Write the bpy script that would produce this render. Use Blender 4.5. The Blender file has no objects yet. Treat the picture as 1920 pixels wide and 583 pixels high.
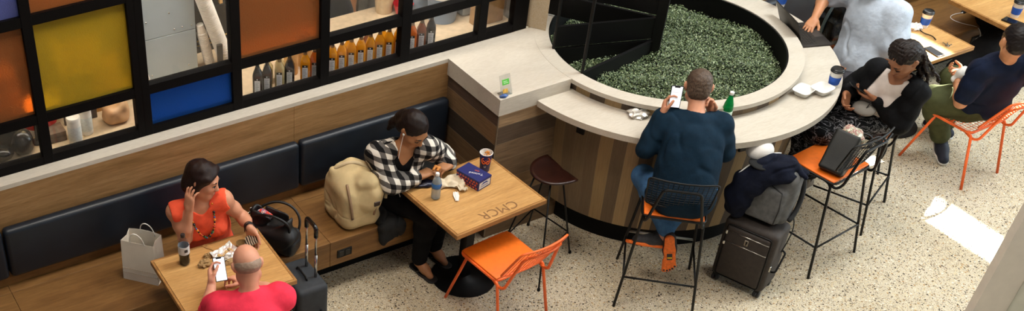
import bpy, bmesh, math, random
import numpy as np
from mathutils import Vector, Matrix, Euler, Quaternion
random.seed(7)
SC = bpy.context.scene
COL = SC.collection
PI = math.pi

# ------------------------------------------------------------------ objects
def link(name, me, m=None, parent=None, smooth=False):
    o = bpy.data.objects.new(name, me)
    COL.objects.link(o)
    if m is not None:
        for q in (m if isinstance(m, (list, tuple)) else [m]):
            me.materials.append(q)
    if parent is not None:
        o.parent = parent
    if smooth:
        me.polygons.foreach_set('use_smooth', [True] * len(me.polygons))
    return o

def tag(o, label=None, cat=None, group=None, kind=None):
    if label: o['label'] = label
    if cat: o['category'] = cat
    if group: o['group'] = group
    if kind: o['kind'] = kind
    return o

def thing(name, label, cat, loc=(0, 0, 0), rz=0, group=None):
    o = bpy.data.objects.new(name, None)
    COL.objects.link(o)
    o.location = loc
    o.rotation_euler = (0, 0, rz)
    o.empty_display_size = .05
    return tag(o, label, cat, group)

def kids(o):
    return [c for c in bpy.data.objects if c.parent == o]

def dup(o, loc=None, rz=None, label=None, parent=None):
    c = o.copy()
    COL.objects.link(c)
    if parent is not None: c.parent = parent
    for k in kids(o): dup(k, parent=c)
    if loc is not None: c.location = loc
    if rz is not None: c.rotation_euler = (0, 0, rz)
    if label: c['label'] = label
    return c

# ------------------------------------------------------------------ mesh builder
class MB:
    def __init__(s):
        s.bm = bmesh.new()
    def box(s, x0, x1, y0, y1, z0, z1, bev=0, M=None, seg=2):
        r = bmesh.ops.create_cube(s.bm, size=1)
        T = Matrix.Translation(((x0+x1)/2, (y0+y1)/2, (z0+z1)/2)) @ Matrix.Diagonal((abs(x1-x0), abs(y1-y0), abs(z1-z0), 1))
        bmesh.ops.transform(s.bm, matrix=T, verts=r['verts'])
        vs = r['verts']
        if bev:
            es = list({e for v in vs for e in v.link_edges})
            q = bmesh.ops.bevel(s.bm, geom=es, offset=bev, segments=seg, affect='EDGES', profile=.5)
            vs = list({v for f in q['faces'] for v in f.verts} | {v for v in vs if v.is_valid})
            # collect whole island
            seen = set(vs); st = list(vs)
            while st:
                v = st.pop()
                for e in v.link_edges:
                    w = e.other_vert(v)
                    if w not in seen: seen.add(w); st.append(w)
            vs = list(seen)
        if M is not None: bmesh.ops.transform(s.bm, matrix=M, verts=vs)
        return s
    def prism(s, pts, z0, z1, M=None):
        a = [s.bm.verts.new((p[0], p[1], z0)) for p in pts]
        b = [s.bm.verts.new((p[0], p[1], z1)) for p in pts]
        n = len(pts)
        s.bm.faces.new(a[::-1]); s.bm.faces.new(b)
        for i in range(n):
            s.bm.faces.new((a[i], a[(i+1) % n], b[(i+1) % n], b[i]))
        if M is not None: bmesh.ops.transform(s.bm, matrix=M, verts=a+b)
        return s
    def tube(s, pts, r, n=8, closed=False, caps=True, M=None):
        P = [Vector(p) for p in pts]
        N = len(P)
        rr = r if isinstance(r, (list, tuple)) else [r]*N
        rings = []; up = None
        for i in range(N):
            if closed: t = P[(i+1) % N]-P[i-1]
            else: t = P[min(i+1, N-1)]-P[max(i-1, 0)]
            t.normalize()
            if up is None:
                up = Vector((0, 0, 1)) if abs(t.z) < .9 else Vector((1, 0, 0))
            u = (up - t*up.dot(t))
            if u.length < 1e-6: u = t.orthogonal()
            u.normalize(); up = u
            w = t.cross(u)
            rings.append([s.bm.verts.new(P[i] + (u*math.cos(2*PI*k/n) + w*math.sin(2*PI*k/n))*rr[i]) for k in range(n)])
        m = N if closed else N-1
        for i in range(m):
            a, b = rings[i], rings[(i+1) % N]
            for k in range(n):
                s.bm.faces.new((a[k], a[(k+1) % n], b[(k+1) % n], b[k]))
        if caps and not closed:
            s.bm.faces.new(rings[0][::-1]); s.bm.faces.new(rings[-1])
        if M is not None: bmesh.ops.transform(s.bm, matrix=M, verts=[v for q in rings for v in q])
        return s
    def lathe(s, prof, n=24, c=(0, 0, 0), M=None, sx=1, sy=1):
        rings = []; vs = []
        for r, z in prof:
            if r < 1e-6:
                v = s.bm.verts.new((c[0], c[1], c[2]+z)); rings.append([v]); vs.append(v)
            else:
                q = [s.bm.verts.new((c[0]+sx*r*math.cos(2*PI*k/n), c[1]+sy*r*math.sin(2*PI*k/n), c[2]+z)) for k in range(n)]
                rings.append(q); vs += q
        for a, b in zip(rings[:-1], rings[1:]):
            for k in range(n):
                if len(a) == 1 and len(b) == 1: break
                if len(a) == 1: s.bm.faces.new((a[0], b[(k+1) % n], b[k]))
                elif len(b) == 1: s.bm.faces.new((a[k], a[(k+1) % n], b[0]))
                else: s.bm.faces.new((a[k], a[(k+1) % n], b[(k+1) % n], b[k]))
        if M is not None: bmesh.ops.transform(s.bm, matrix=M, verts=vs)
        return s
    def grid(s, f, nu, nv):
        V = [[s.bm.verts.new(f(i/nu, j/nv)) for j in range(nv+1)] for i in range(nu+1)]
        for i in range(nu):
            for j in range(nv):
                s.bm.faces.new((V[i][j], V[i+1][j], V[i+1][j+1], V[i][j+1]))
        return s
    def build(s, name, m, parent=None, smooth=False, auto=None, solid=0):
        bmesh.ops.recalc_face_normals(s.bm, faces=s.bm.faces)
        me = bpy.data.meshes.new(name)
        s.bm.to_mesh(me); s.bm.free()
        o = link(name, me, m, parent, smooth or auto is not None)
        if auto is not None:
            try: me.set_sharp_from_angle(angle=math.radians(auto))
            except Exception: pass
        if solid:
            md = o.modifiers.new('thickness', 'SOLIDIFY'); md.thickness = solid; md.offset = 0
        return o

def arc(c, r, a0, a1, n):
    return [(c[0]+r*math.cos(a0+(a1-a0)*i/n), c[1]+r*math.sin(a0+(a1-a0)*i/n)) for i in range(n+1)]

def ring_mb(c, r0, r1, z0, z1, a0, a1, n):
    mb = MB()
    outer = arc(c, r1, a0, a1, n); inner = arc(c, r0, a0, a1, n)
    full = abs(abs(a1-a0)-2*PI) < 1e-6
    rows = []
    for (xo, yo), (xi, yi) in zip(outer, inner):
        rows.append([mb.bm.verts.new(p) for p in ((xi, yi, z0), (xo, yo, z0), (xo, yo, z1), (xi, yi, z1))])
    if full: rows[-1] = rows[0]
    for a, b in zip(rows[:-1], rows[1:]):
        for k in range(4):
            mb.bm.faces.new((a[k], a[(k+1) % 4], b[(k+1) % 4], b[k]))
    if not full:
        mb.bm.faces.new(rows[0]); mb.bm.faces.new(rows[-1][::-1])
    return mb

def bez(p0, p1, p2, p3, n=12):
    p0, p1, p2, p3 = map(Vector, (p0, p1, p2, p3))
    return [p0*(1-t)**3 + p1*3*t*(1-t)**2 + p2*3*t*t*(1-t) + p3*t**3 for t in [i/n for i in range(n+1)]]

def rpath(pts, r, n=5, closed=False):
    """polyline with rounded corners"""
    P = [Vector(p) for p in pts]; out = []
    N = len(P)
    for i in range(N):
        if not closed and i in (0, N-1): out.append(P[i]); continue
        a, b, c = P[i-1], P[i], P[(i+1) % N]
        d1 = (a-b); d2 = (c-b)
        q = min(r, d1.length*.45, d2.length*.45)
        s0 = b+d1.normalized()*q; s1 = b+d2.normalized()*q
        for k in range(n+1):
            t = k/n
            out.append(s0*(1-t)**2 + b*2*t*(1-t) + s1*t*t)
    return out

# ------------------------------------------------------------------ materials
MATS = {}
def srgb(h):
    h = h.lstrip('#')
    v = [int(h[i:i+2], 16)/255 for i in (0, 2, 4)]
    return tuple((x/12.92 if x <= .04045 else ((x+.055)/1.055)**2.4) for x in v) + (1,)

class NT:
    def __init__(s, name):
        s.m = bpy.data.materials.new(name); s.m.use_nodes = True
        s.t = s.m.node_tree; s.t.nodes.clear()
        s.out = s.n('ShaderNodeOutputMaterial')
    def n(s, ty, **kw):
        q = s.t.nodes.new(ty)
        for k, v in kw.items():
            if k.startswith('i_'):
                key = k[2:].replace('_', ' ')
                q.inputs[key].default_value = v
            else: setattr(q, k, v)
        return q
    def l(s, a, b): s.t.links.new(a, b)
    def coords(s, scale=(1, 1, 1), kind='Object', rot=(0, 0, 0)):
        tc = s.n('ShaderNodeTexCoord'); mp = s.n('ShaderNodeMapping')
        mp.inputs['Scale'].default_value = scale; mp.inputs['Rotation'].default_value = rot
        s.l(tc.outputs[kind], mp.inputs['Vector']); return mp.outputs['Vector']
    def noise(s, vec, scale=5, detail=3, rough=.5, dist=0):
        q = s.n('ShaderNodeTexNoise'); q.inputs['Scale'].default_value = scale; q.inputs['Detail'].default_value = detail
        q.inputs['Roughness'].default_value = rough; q.inputs['Distortion'].default_value = dist
        s.l(vec, q.inputs['Vector']); return q.outputs['Fac']
    def ramp(s, fac, stops, interp='LINEAR'):
        q = s.n('ShaderNodeValToRGB'); q.color_ramp.interpolation = interp
        e = q.color_ramp.elements
        while len(e) < len(stops): e.new(.5)
        for i, (p, c) in enumerate(stops):
            e[i].position = p; e[i].color = c if not isinstance(c, str) else srgb(c)
        s.l(fac, q.inputs['Fac']); return q.outputs['Color']
    def mix(s, fac, a, b, blend='MIX'):
        q = s.n('ShaderNodeMix', data_type='RGBA', blend_type=blend)
        for sock, v in ((q.inputs['Factor'], fac), (q.inputs['A'], a), (q.inputs['B'], b)):
            if isinstance(v, (int, float, tuple)): sock.default_value = v
            elif isinstance(v, str): sock.default_value = srgb(v)
            else: s.l(v, sock)
        # color sockets
        for nm, v in (('A', a), ('B', b)):
            for k in q.inputs:
                if k.name == nm and k.type == 'RGBA':
                    if isinstance(v, str): k.default_value = srgb(v)
                    elif isinstance(v, tuple): k.default_value = v
                    else: s.l(v, k)
        return [o for o in q.outputs if o.type == 'RGBA'][0]
    def math(s, op, a, b=0.5):
        q = s.n('ShaderNodeMath', operation=op)
        for i, v in enumerate((a, b)):
            if isinstance(v, (int, float)): q.inputs[i].default_value = v
            else: s.l(v, q.inputs[i])
        return q.outputs[0]
    def bump(s, h, strength=.2, dist=.01):
        q = s.n('ShaderNodeBump'); q.inputs['Strength'].default_value = strength; q.inputs['Distance'].default_value = dist
        s.l(h, q.inputs['Height']); return q.outputs['Normal']
    def bsdf(s, color, rough=.5, metal=0, normal=None, **kw):
        q = s.n('ShaderNodeBsdfPrincipled')
        for key, v in (('Base Color', color), ('Roughness', rough), ('Metallic', metal)):
            if isinstance(v, str): q.inputs[key].default_value = srgb(v)
            elif isinstance(v, (int, float, tuple)): q.inputs[key].default_value = v
            else: s.l(v, q.inputs[key])
        if normal is not None: s.l(normal, q.inputs['Normal'])
        for k, v in kw.items():
            nm = {'trans': 'Transmission Weight', 'spec': 'Specular IOR Level', 'ior': 'IOR', 'emit': 'Emission Color', 'es': 'Emission Strength', 'sheen': 'Sheen Weight', 'sss': 'Subsurface Weight', 'alpha': 'Alpha', 'coat': 'Coat Weight'}[k]
            if isinstance(v, str): v = srgb(v)
            q.inputs[nm].default_value = v
        s.l(q.outputs[0], s.out.inputs[0]); return q

def plain(name, c, rough=.5, metal=0, var=.12, vs=20, bump=0, bs=200, bd=.002, **kw):
    """solid colour with slight procedural variation"""
    if name in MATS: return MATS[name]
    t = NT(name); v = t.coords()
    base = srgb(c) if isinstance(c, str) else c
    f = t.noise(v, vs, 4)
    lo = tuple(x*(1-var) for x in base[:3])+(1,); hi = tuple(min(1, x*(1+var)) for x in base[:3])+(1,)
    col = t.ramp(f, [(.3, lo), (.7, hi)])
    nm = t.bump(t.noise(v, bs, 2), bump, bd) if bump else None
    t.bsdf(col, rough, metal, nm, **kw)
    MATS[name] = t.m; return t.m

def wood(name, c0, c1, c2, scale=(1, 12, 12), rough=.45, seed=0, rot=(0, 0, 0), big=1.5, fine=6):
    if name in MATS: return MATS[name]
    t = NT(name); v = t.coords(scale, rot=rot)
    n1 = t.noise(v, big, 4, .6, .6); n2 = t.noise(v, fine, 6, .65, .3)
    n3 = t.noise(t.coords(tuple(x*6 for x in scale), rot=rot), 4, 3)
    a = t.ramp(n1, [(.3, c0), (.5, c1), (.72, c2)])
    b = t.ramp(n2, [(.35, (.80, .78, .76, 1)), (.65, (1.06, 1.06, 1.06, 1))])
    k = t.mix(1.0, a, b, 'MULTIPLY')
    g = t.ramp(n3, [(.4, (.86, .85, .84, 1)), (.6, (1, 1, 1, 1))])
    k = t.mix(.7, k, g, 'MULTIPLY')
    t.bsdf(k, rough, 0, t.bump(n2, .08, .002), spec=.35)
    MATS[name] = t.m; return t.m

# ------------------------------------------------------------------ signed-distance modelling
class SDF:
    """union of rounded cones / ellipsoids / boxes, meshed with surface nets"""
    def __init__(s): s.p = []; s.disp = []
    def rc(s, a, b, ra, rb=None, k=.02, op='+'):
        s.p.append(('rc', np.array(a, float), np.array(b, float), ra, ra if rb is None else rb, k, op)); return s
    def chain(s, pts, rs, k=.02, op='+'):
        for i in range(len(pts)-1): s.rc(pts[i], pts[i+1], rs[i], rs[i+1], k, op)
        return s
    def el(s, c, r, M=None, k=.02, op='+'):
        s.p.append(('el', np.array(c, float), np.array(r, float), np.eye(3) if M is None else np.array(M, float), 0, k, op)); return s
    def bx(s, c, h, rnd=.01, M=None, k=.02, op='+'):
        s.p.append(('bx', np.array(c, float), np.array(h, float), np.eye(3) if M is None else np.array(M, float), rnd, k, op)); return s
    def half(s, c, n, k=.002):
        """cut away the side of the plane that n points to"""
        n = np.array(n, float); s.p.append(('hs', np.array(c, float), n/np.linalg.norm(n), 0, 0, k, '-')); return s
    def mesh(s, res, name, disp=None, iso=0.0, smooth=1):
        lo = np.full(3, 1e9); hi = -lo
        for q in s.p:
            if q[6] == '-': continue
            if q[0] == 'rc':
                r = max(q[3], q[4]); a = np.minimum(q[1], q[2])-r; b = np.maximum(q[1], q[2])+r
            else:
                R = np.linalg.norm(q[2]) if q[0] == 'bx' else max(q[2])
                e = np.abs(q[3]) @ (q[2]) if q[0] == 'bx' else np.sqrt((q[3]**2) @ (q[2]**2))
                a = q[1]-e; b = q[1]+e
            lo = np.minimum(lo, a); hi = np.maximum(hi, b)
        lo -= 4*res+iso+.012; hi += 4*res+iso+.012
        n = np.ceil((hi-lo)/res).astype(int)+1
        ax = [lo[i]+res*np.arange(n[i]) for i in range(3)]
        F = np.full(n, .5, np.float32)
        for q in s.p:
            k = q[5]; mg = k+3.5*res+iso+.01
            if q[0] == 'hs':
                sl = (slice(None),)*3
            else:
                if q[0] == 'rc':
                    r = max(q[3], q[4]); a = np.minimum(q[1], q[2])-r; b = np.maximum(q[1], q[2])+r
                else:
                    e = np.abs(q[3]) @ (q[2]) if q[0] == 'bx' else np.sqrt((q[3]**2) @ (q[2]**2))
                    a = q[1]-e; b = q[1]+e
                i0 = np.clip(np.floor((a-mg-lo)/res).astype(int), 0, n); i1 = np.clip(np.ceil((b+mg-lo)/res).astype(int)+1, 0, n)
                if (i1 <= i0).any(): continue
                sl = tuple(slice(i0[i], i1[i]) for i in range(3))
            X = [ax[0][sl[0]][:, None, None], ax[1][sl[1]][None, :, None], ax[2][sl[2]][None, None, :]]
            if q[0] == 'rc':
                ba = q[2]-q[1]; L = max(ba@ba, 1e-12)
                dx = [X[i]-q[1][i] for i in range(3)]
                t = np.clip((dx[0]*ba[0]+dx[1]*ba[1]+dx[2]*ba[2])/L, 0, 1)
                d = np.sqrt((dx[0]-t*ba[0])**2+(dx[1]-t*ba[1])**2+(dx[2]-t*ba[2])**2)-(q[3]+(q[4]-q[3])*t)
            elif q[0] == 'hs':
                d = -((X[0]-q[1][0])*q[2][0]+(X[1]-q[1][1])*q[2][1]+(X[2]-q[1][2])*q[2][2])
            else:
                dx = [X[i]-q[1][i] for i in range(3)]
                M = q[3]; P = [dx[0]*M[0, j]+dx[1]*M[1, j]+dx[2]*M[2, j] for j in range(3)]
                r = q[2]
                if q[0] == 'el':
                    k0 = np.sqrt(sum((P[j]/r[j])**2 for j in range(3)))+1e-9
                    k1 = np.sqrt(sum((P[j]/r[j]**2)**2 for j in range(3)))+1e-9
                    d = k0*(k0-1)/k1
                    d = np.where(k0 < .15, -min(r)*.9, d)
                else:
                    Q = [np.abs(P[j])-(r[j]-q[4]) for j in range(3)]
                    d = np.sqrt(sum(np.maximum(x, 0)**2 for x in Q))+np.minimum(np.maximum(np.maximum(Q[0], Q[1]), Q[2]), 0)-q[4]
            G = F[sl]; d = d.astype(np.float32)
            if q[6] == '+':
                h = np.maximum(k-np.abs(G-d), 0)/max(k, 1e-6)
                F[sl] = np.minimum(G, d)-h*h*k*.25
            else:
                h = np.maximum(k-np.abs(G+d), 0)/max(k, 1e-6)
                F[sl] = np.maximum(G, -d)+h*h*k*.25
        F -= iso
        if disp is not None:
            F += disp(ax[0][:, None, None], ax[1][None, :, None], ax[2][None, None, :]).astype(np.float32)
        return nets(F, lo, res, name, smooth)

def nets(F, lo, res, name, smooth=1):
    F[0] = F[-1] = .1; F[:, 0] = F[:, -1] = .1; F[:, :, 0] = F[:, :, -1] = .1
    S = F < 0
    nx, ny, nz = F.shape
    cnt = np.zeros((nx-1, ny-1, nz-1), np.uint8)
    for i in (0, 1):
        for j in (0, 1):
            for k in (0, 1):
                cnt += S[i:nx-1+i, j:ny-1+j, k:nz-1+k]
    act = (cnt > 0) & (cnt < 8)
    idx = np.argwhere(act)
    ids = np.full(act.shape, -1, np.int32); ids[act] = np.arange(len(idx))
    acc = np.zeros((len(idx), 3)); w = np.zeros(len(idx))
    I, J, K = idx.T
    cor = [(a, b, c) for a in (0, 1) for b in (0, 1) for c in (0, 1)]
    for a in cor:
        for d in range(3):
            if a[d] == 1: continue
            b = list(a); b[d] = 1
            fa = F[I+a[0], J+a[1], K+a[2]]; fb = F[I+b[0], J+b[1], K+b[2]]
            m = (fa < 0) != (fb < 0)
            t = np.where(m, fa/(fa-fb+1e-20), 0)
            p = np.zeros((len(idx), 3))
            for e in range(3): p[:, e] = a[e]
            p[:, d] = t
            acc += p*m[:, None]; w += m
    V = lo+(idx+acc/np.maximum(w, 1)[:, None])*res
    faces = []
    for d in range(3):
        sl0 = [slice(1, -1)]*3; sl1 = [slice(1, -1)]*3
        sl0[d] = slice(0, -1); sl1[d] = slice(1, None)
        A = S[tuple(sl0)]; B = S[tuple(sl1)]
        for flip, m in ((0, A & ~B), (1, ~A & B)):
            q = np.argwhere(m)
            if not len(q): continue
            off = np.array([1, 1, 1]); off[d] = 0
            q = q+off
            u, v = [(1, 2), (2, 0), (0, 1)][d]
            def cell(du, dv):
                c = q.copy(); c[:, u] += du; c[:, v] += dv
                return ids[c[:, 0], c[:, 1], c[:, 2]]
            f = np.stack([cell(-1, -1), cell(0, -1), cell(0, 0), cell(-1, 0)], 1)
            if flip: f = f[:, ::-1]
            faces.append(f)
    f = np.concatenate(faces); f = f[(f >= 0).all(1)]
    for _ in range(smooth):
        s0 = np.zeros_like(V); c0 = np.zeros(len(V))
        for a in range(4):
            b = (a+1) % 4
            np.add.at(s0, f[:, a], V[f[:, b]]); np.add.at(c0, f[:, a], 1)
            np.add.at(s0, f[:, b], V[f[:, a]]); np.add.at(c0, f[:, b], 1)
        V = V*.5+.5*s0/np.maximum(c0, 1)[:, None]
    me = bpy.data.meshes.new(name)
    me.vertices.add(len(V)); me.vertices.foreach_set('co', V.astype(np.float32).ravel())
    me.loops.add(len(f)*4); me.loops.foreach_set('vertex_index', f.astype(np.int32).ravel())
    me.polygons.add(len(f)); me.polygons.foreach_set('loop_start', np.arange(0, len(f)*4, 4, dtype=np.int32))
    me.polygons.foreach_set('use_smooth', np.ones(len(f), bool))
    me.update(calc_edges=True); me.validate()
    return me

def wob(amp, freq, seed=0):
    """band-limited wrinkle field"""
    rs = np.random.RandomState(seed)
    W = [(rs.normal(size=3), rs.uniform(0, 6.28), rs.uniform(.6, 1.6)) for _ in range(7)]
    def f(X, Y, Z):
        o = 0
        for w, ph, s in W:
            w = w/np.linalg.norm(w)*freq*s
            o = o+np.sin(w[0]*X+w[1]*Y+w[2]*Z+ph)/s
        return amp*o/3
    return f

def crease(amp, freq, seed=0):
    """cloth folds: sharp valleys between soft ridges"""
    a, b, c = wob(1.0, freq, seed), wob(1.0, freq*.6, seed+50), wob(1.0, freq*2.1, seed+90)
    def f(X, Y, Z):
        w = a(X, Y, Z); g = np.clip(b(X, Y, Z)*1.2+.45, 0, 1)
        return amp*(.9*np.exp(-(w*4.5)**2)*g-.28+.35*c(X, Y, Z)*g)
    return f

def sdf_obj(S, res, name, m, parent=None, disp=None, iso=0.0, smooth=1):
    me = S.mesh(res, name, disp, iso, smooth)
    return link(name, me, m, parent)
# ================================================================== camera
cam_d = bpy.data.cameras.new('camera'); cam = bpy.data.objects.new('camera', cam_d); COL.objects.link(cam)
Rr = Matrix(((0.89638562, -0.4427367, -0.02184135), (-0.30032782, -0.57034139, -0.76453509), (0.32603071, 0.69187782, -0.64421196)))
M3 = Matrix((Rr[0], -Rr[1], -Rr[2])).transposed()
cam.matrix_world = Matrix.Translation((0, 0, 5.52)) @ M3.to_4x4()
cam_d.sensor_width = 36; cam_d.lens = 2230.82/1920*36
cam_d.shift_x = (960-484.67)/1920; cam_d.shift_y = (511.77-291.5)/1920
cam_d.clip_start = .05; cam_d.clip_end = 100
SC.camera = cam

# ================================================================== materials of the place
def terrazzo():
    t = NT('terrazzo'); v = t.coords()
    base = t.ramp(t.noise(v, 1.2, 3), [(.35, '#b9ac94'), (.7, '#c5baa5')])
    col = base
    for sc, thr, stops in ((88, .36, [(0, '#2b2119'), (.20, '#4a3826'), (.34, '#80613b'), (.46, '#ddd3be'), (.62, '#a98f63'), (.72, '#c6b592')]),
                           (52, .36, [(0, '#221d19'), (.14, '#4b3c2c'), (.25, '#a37f50'), (.36, '#e2dac8'), (.50, '#8c7450'), (.58, '#c4b390')]),
                           (140, .40, [(0, '#3c2f23'), (.26, '#6e5638'), (.45, '#d9ceb6'), (.7, '#c4b390')])):
        vo = t.n('ShaderNodeTexVoronoi'); vo.inputs['Scale'].default_value = sc; t.l(v, vo.inputs['Vector'])
        sep = t.n('ShaderNodeSeparateColor'); t.l(vo.outputs['Color'], sep.inputs[0])
        cc = t.ramp(sep.outputs[0], stops, 'CONSTANT')
        m1 = t.math('LESS_THAN', vo.outputs['Distance'], thr)
        m2 = t.math('LESS_THAN', sep.outputs[1], .62)
        col = t.mix(t.math('MULTIPLY', m1, m2), col, cc)
    t.bsdf(col, .38, 0, spec=.3)
    return t.m

def stone(name='counter_stone', a='#b4aa9b', b='#c5bcae'):
    t = NT(name); v = t.coords((.6, 2.2, 2.2))
    n = t.noise(v, 3, 6, .6, .8); n2 = t.noise(t.coords((4, 22, 22)), 6, 3)
    c = t.mix(.3, t.ramp(n, [(.3, a), (.7, b)]), t.ramp(n2, [(.35, a), (.65, '#cfc8bc')]))
    t.bsdf(c, .42, 0, spec=.35); return t.m

def planks(name, axis, heights=None, wid=.1, cols=None):
    """wood look tile planks; bands along z (axis 'z') or by angle round a circle (axis 'a')"""
    t = NT(name); tc = t.n('ShaderNodeTexCoord'); sx = t.n('ShaderNodeSeparateXYZ'); t.l(tc.outputs['Object'], sx.inputs[0])
    cols = cols or ['#6a5744', '#8f7657', '#544639', '#7d6650', '#a0855f', '#705c47', '#5f5040', '#937a5a']
    if axis == 'z':
        f = t.n('ShaderNodeMapRange'); t.l(sx.outputs[2], f.inputs[0]); f.inputs[1].default_value = 0; f.inputs[2].default_value = 1.3
        st = [(h/1.3, c) for h, c in heights]
        base = t.ramp(f.outputs[0], st, 'CONSTANT')
        vec = t.coords((1.2, 1.2, 22))
        edge = None
        for h, c in heights[1:]:
            e = t.math('LESS_THAN', t.math('ABSOLUTE', t.math('SUBTRACT', sx.outputs[2], h)), .0028)
            edge = e if edge is None else t.math('MAXIMUM', edge, e)
    else:
        an = t.math('ARCTAN2', sx.outputs[1], sx.outputs[0])
        u = t.math('MULTIPLY', an, 1/wid)
        fl = t.math('FLOOR', u); fr = t.math('FRACT', u)
        wn = t.n('ShaderNodeTexWhiteNoise', noise_dimensions='1D'); t.l(fl, wn.inputs['W'])
        n = len(cols)
        par = t.math('GREATER_THAN', t.math('FRACT', t.math('MULTIPLY', fl, .5)), .25)
        lo = t.ramp(wn.outputs['Value'], [(0, '#5d4e40'), (.3, '#6b5a48'), (.55, '#50443a'), (.8, '#75624c')], 'CONSTANT')
        hi = t.ramp(wn.outputs['Value'], [(0, '#a1865f'), (.3, '#8a7354'), (.55, '#ac9069'), (.8, '#7b6850')], 'CONSTANT')
        base = t.mix(par, lo, hi)
        cx = t.n('ShaderNodeCombineXYZ'); t.l(t.math('MULTIPLY', u, 2.0), cx.inputs[0]); t.l(sx.outputs[2], cx.inputs[2]); t.l(fl, cx.inputs[1])
        mp = t.n('ShaderNodeMapping'); mp.inputs['Scale'].default_value = (6, 3.1, 1.3); t.l(cx.outputs[0], mp.inputs[0]); vec = mp.outputs[0]
        edge = t.math('LESS_THAN', fr, .022)
    g = t.ramp(t.noise(vec, 4.5, 8, .72, .3), [(.3, (.58, .58, .58, 1)), (.7, (1.28, 1.26, 1.22, 1))])
    c = t.mix(1.0, base, g, 'MULTIPLY')
    c = t.mix(t.math('MULTIPLY', edge, .55), c, '#8a7a66')
    t.bsdf(c, .5, 0, spec=.3); return t.m

M_floor = terrazzo()
M_stone = stone()
M_stone2 = stone('pier_stone', '#b29a79', '#c4ad8b')
M_oak = wood('bench_oak', '#6f4d29', '#7d5931', '#8a653a', (1.0, 10, 10))
M_oakwall = wood('panel_oak', '#85643c', '#967249', '#a68257', (.8, 11, 11))
M_table = wood('table_oak', '#b98a52', '#c4965c', '#cda066', (1.2, 14, 14), .4)
M_tedge = wood('table_edge_oak', '#96693a', '#a67743', '#b2844d', (1.4, 11, 11), .45)
M_black = plain('black_metal', '#060505', .5, 0, spec=.3)
M_frame = plain('storefront_black', '#050303', .6, 0, .2, spec=.12)
M_kick = plain('black_kick', '#050504', .7, spec=.2)
M_vinyl = plain('black_vinyl', '#151d27', .38, 0, .25, 6, .12, 260, .002, spec=.45)
M_orange = plain('orange_metal', '#ea6526', .42, 0, .08, spec=.4)
M_orangeseat = plain('orange_seat_pad', '#ea6f12', .5, 0, .08, 30, .1, 400, .001)
M_white = plain('white_plastic', '#e6e4df', .45)
M_cups = plain('white_paper_cup', '#e9e6e0', .6)
M_chrome = plain('chrome', '#b9b7b2', .22, 1, .05)
M_steel = plain('brushed_steel', '#9da09c', .34, 1, .1, 9, .05, 60)
M_beige = plain('beige_laminate', '#cdb493', .5)
M_laminate = plain('work_top', '#cbb596', .45)
M_napw = plain('white_napkin', '#e2ded6', .85, 0, .03)
M_navy = plain('navy_cloth', '#0f1420', .85, 0, .3, 14, .3, 160, .004)
M_blackcloth = plain('black_cloth', '#070707', .9, 0, .3, 14, .1, 160, .004)

def glass(name, c=(1, 1, 1, 1), rough=0.0):
    t = NT(name)
    if rough == 0:
        g = t.n('ShaderNodeBsdfGlass'); g.inputs['IOR'].default_value = 1.03; g.inputs['Color'].default_value = c
        tr = t.n('ShaderNodeBsdfTransparent'); tr.inputs[0].default_value = c
        gl = t.n('ShaderNodeBsdfGlossy'); gl.inputs['Roughness'].default_value = .02
        lw = t.n('ShaderNodeLayerWeight'); lw.inputs[0].default_value = .5
        fr = t.n('ShaderNodeMath', operation='MULTIPLY_ADD'); t.l(t.math('POWER', lw.outputs['Facing'], 4.0), fr.inputs[0]); fr.inputs[1].default_value = .5; fr.inputs[2].default_value = .035
        mx = t.n('ShaderNodeMixShader'); t.l(fr.outputs[0], mx.inputs[0]); t.l(tr.outputs[0], mx.inputs[1]); t.l(gl.outputs[0], mx.inputs[2])
        t.t.nodes.remove(g)
        t.l(mx.outputs[0], t.out.inputs[0])
    else:
        v = t.coords()
        t.bsdf(c, rough, 0, t.bump(t.noise(v, 320, 2), .35, .002), trans=1.0, ior=1.2, spec=.3)
    return t.m
def frosted(name, c, trans=.75):
    t = NT(name); v = t.coords()
    b = t.bump(t.noise(v, 170, 2), .6, .004)
    r = t.n('ShaderNodeBsdfRefraction'); r.inputs['Color'].default_value = srgb(c); r.inputs['Roughness'].default_value = .22; r.inputs['IOR'].default_value = 1.15
    tl = t.n('ShaderNodeBsdfTranslucent'); tl.inputs['Color'].default_value = srgb(c)
    gl = t.n('ShaderNodeBsdfPrincipled'); gl.inputs['Base Color'].default_value = srgb(c); gl.inputs['Roughness'].default_value = .5
    for q in (r, tl, gl): t.l(b, q.inputs['Normal'])
    m1 = t.n('ShaderNodeMixShader'); m1.inputs[0].default_value = .2; t.l(r.outputs[0], m1.inputs[1]); t.l(tl.outputs[0], m1.inputs[2])
    m2 = t.n('ShaderNodeMixShader'); m2.inputs[0].default_value = .18; t.l(m1.outputs[0], m2.inputs[1]); t.l(gl.outputs[0], m2.inputs[2])
    t.l(m2.outputs[0], t.out.inputs[0]); return t.m
M_glass = glass('clear_glass')
M_gor = frosted('frosted_orange', '#cc9058'); M_gye = frosted('frosted_yellow', '#e8cf4c'); M_gbl = frosted('frosted_blue', '#2f74c8'); M_gvi = frosted('frosted_violet', '#8d95cc')

def struct(o, name=None):
    o['kind'] = 'structure'; return o

# ================================================================== room shell
mb = MB(); mb.box(-6, 18, -6, 16, -.2, 0)
struct(mb.build('floor', M_floor))

# sill wall behind the banquette
mb = MB(); mb.box(-1.5, 4.5, 6.137, 6.32, 0, 1.166)
for x in (-.2, 3.197): mb.box(x-.0015, x+.0015, 6.1355, 6.14, .4, 1.166)
wallb = struct(mb.build('wall_back', M_oakwall))
mb = MB(); mb.box(-1.5, 4.4365, 6.137, 6.30, 1.166, 1.196)
struct(mb.build('trim_1', M_stone))

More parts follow.
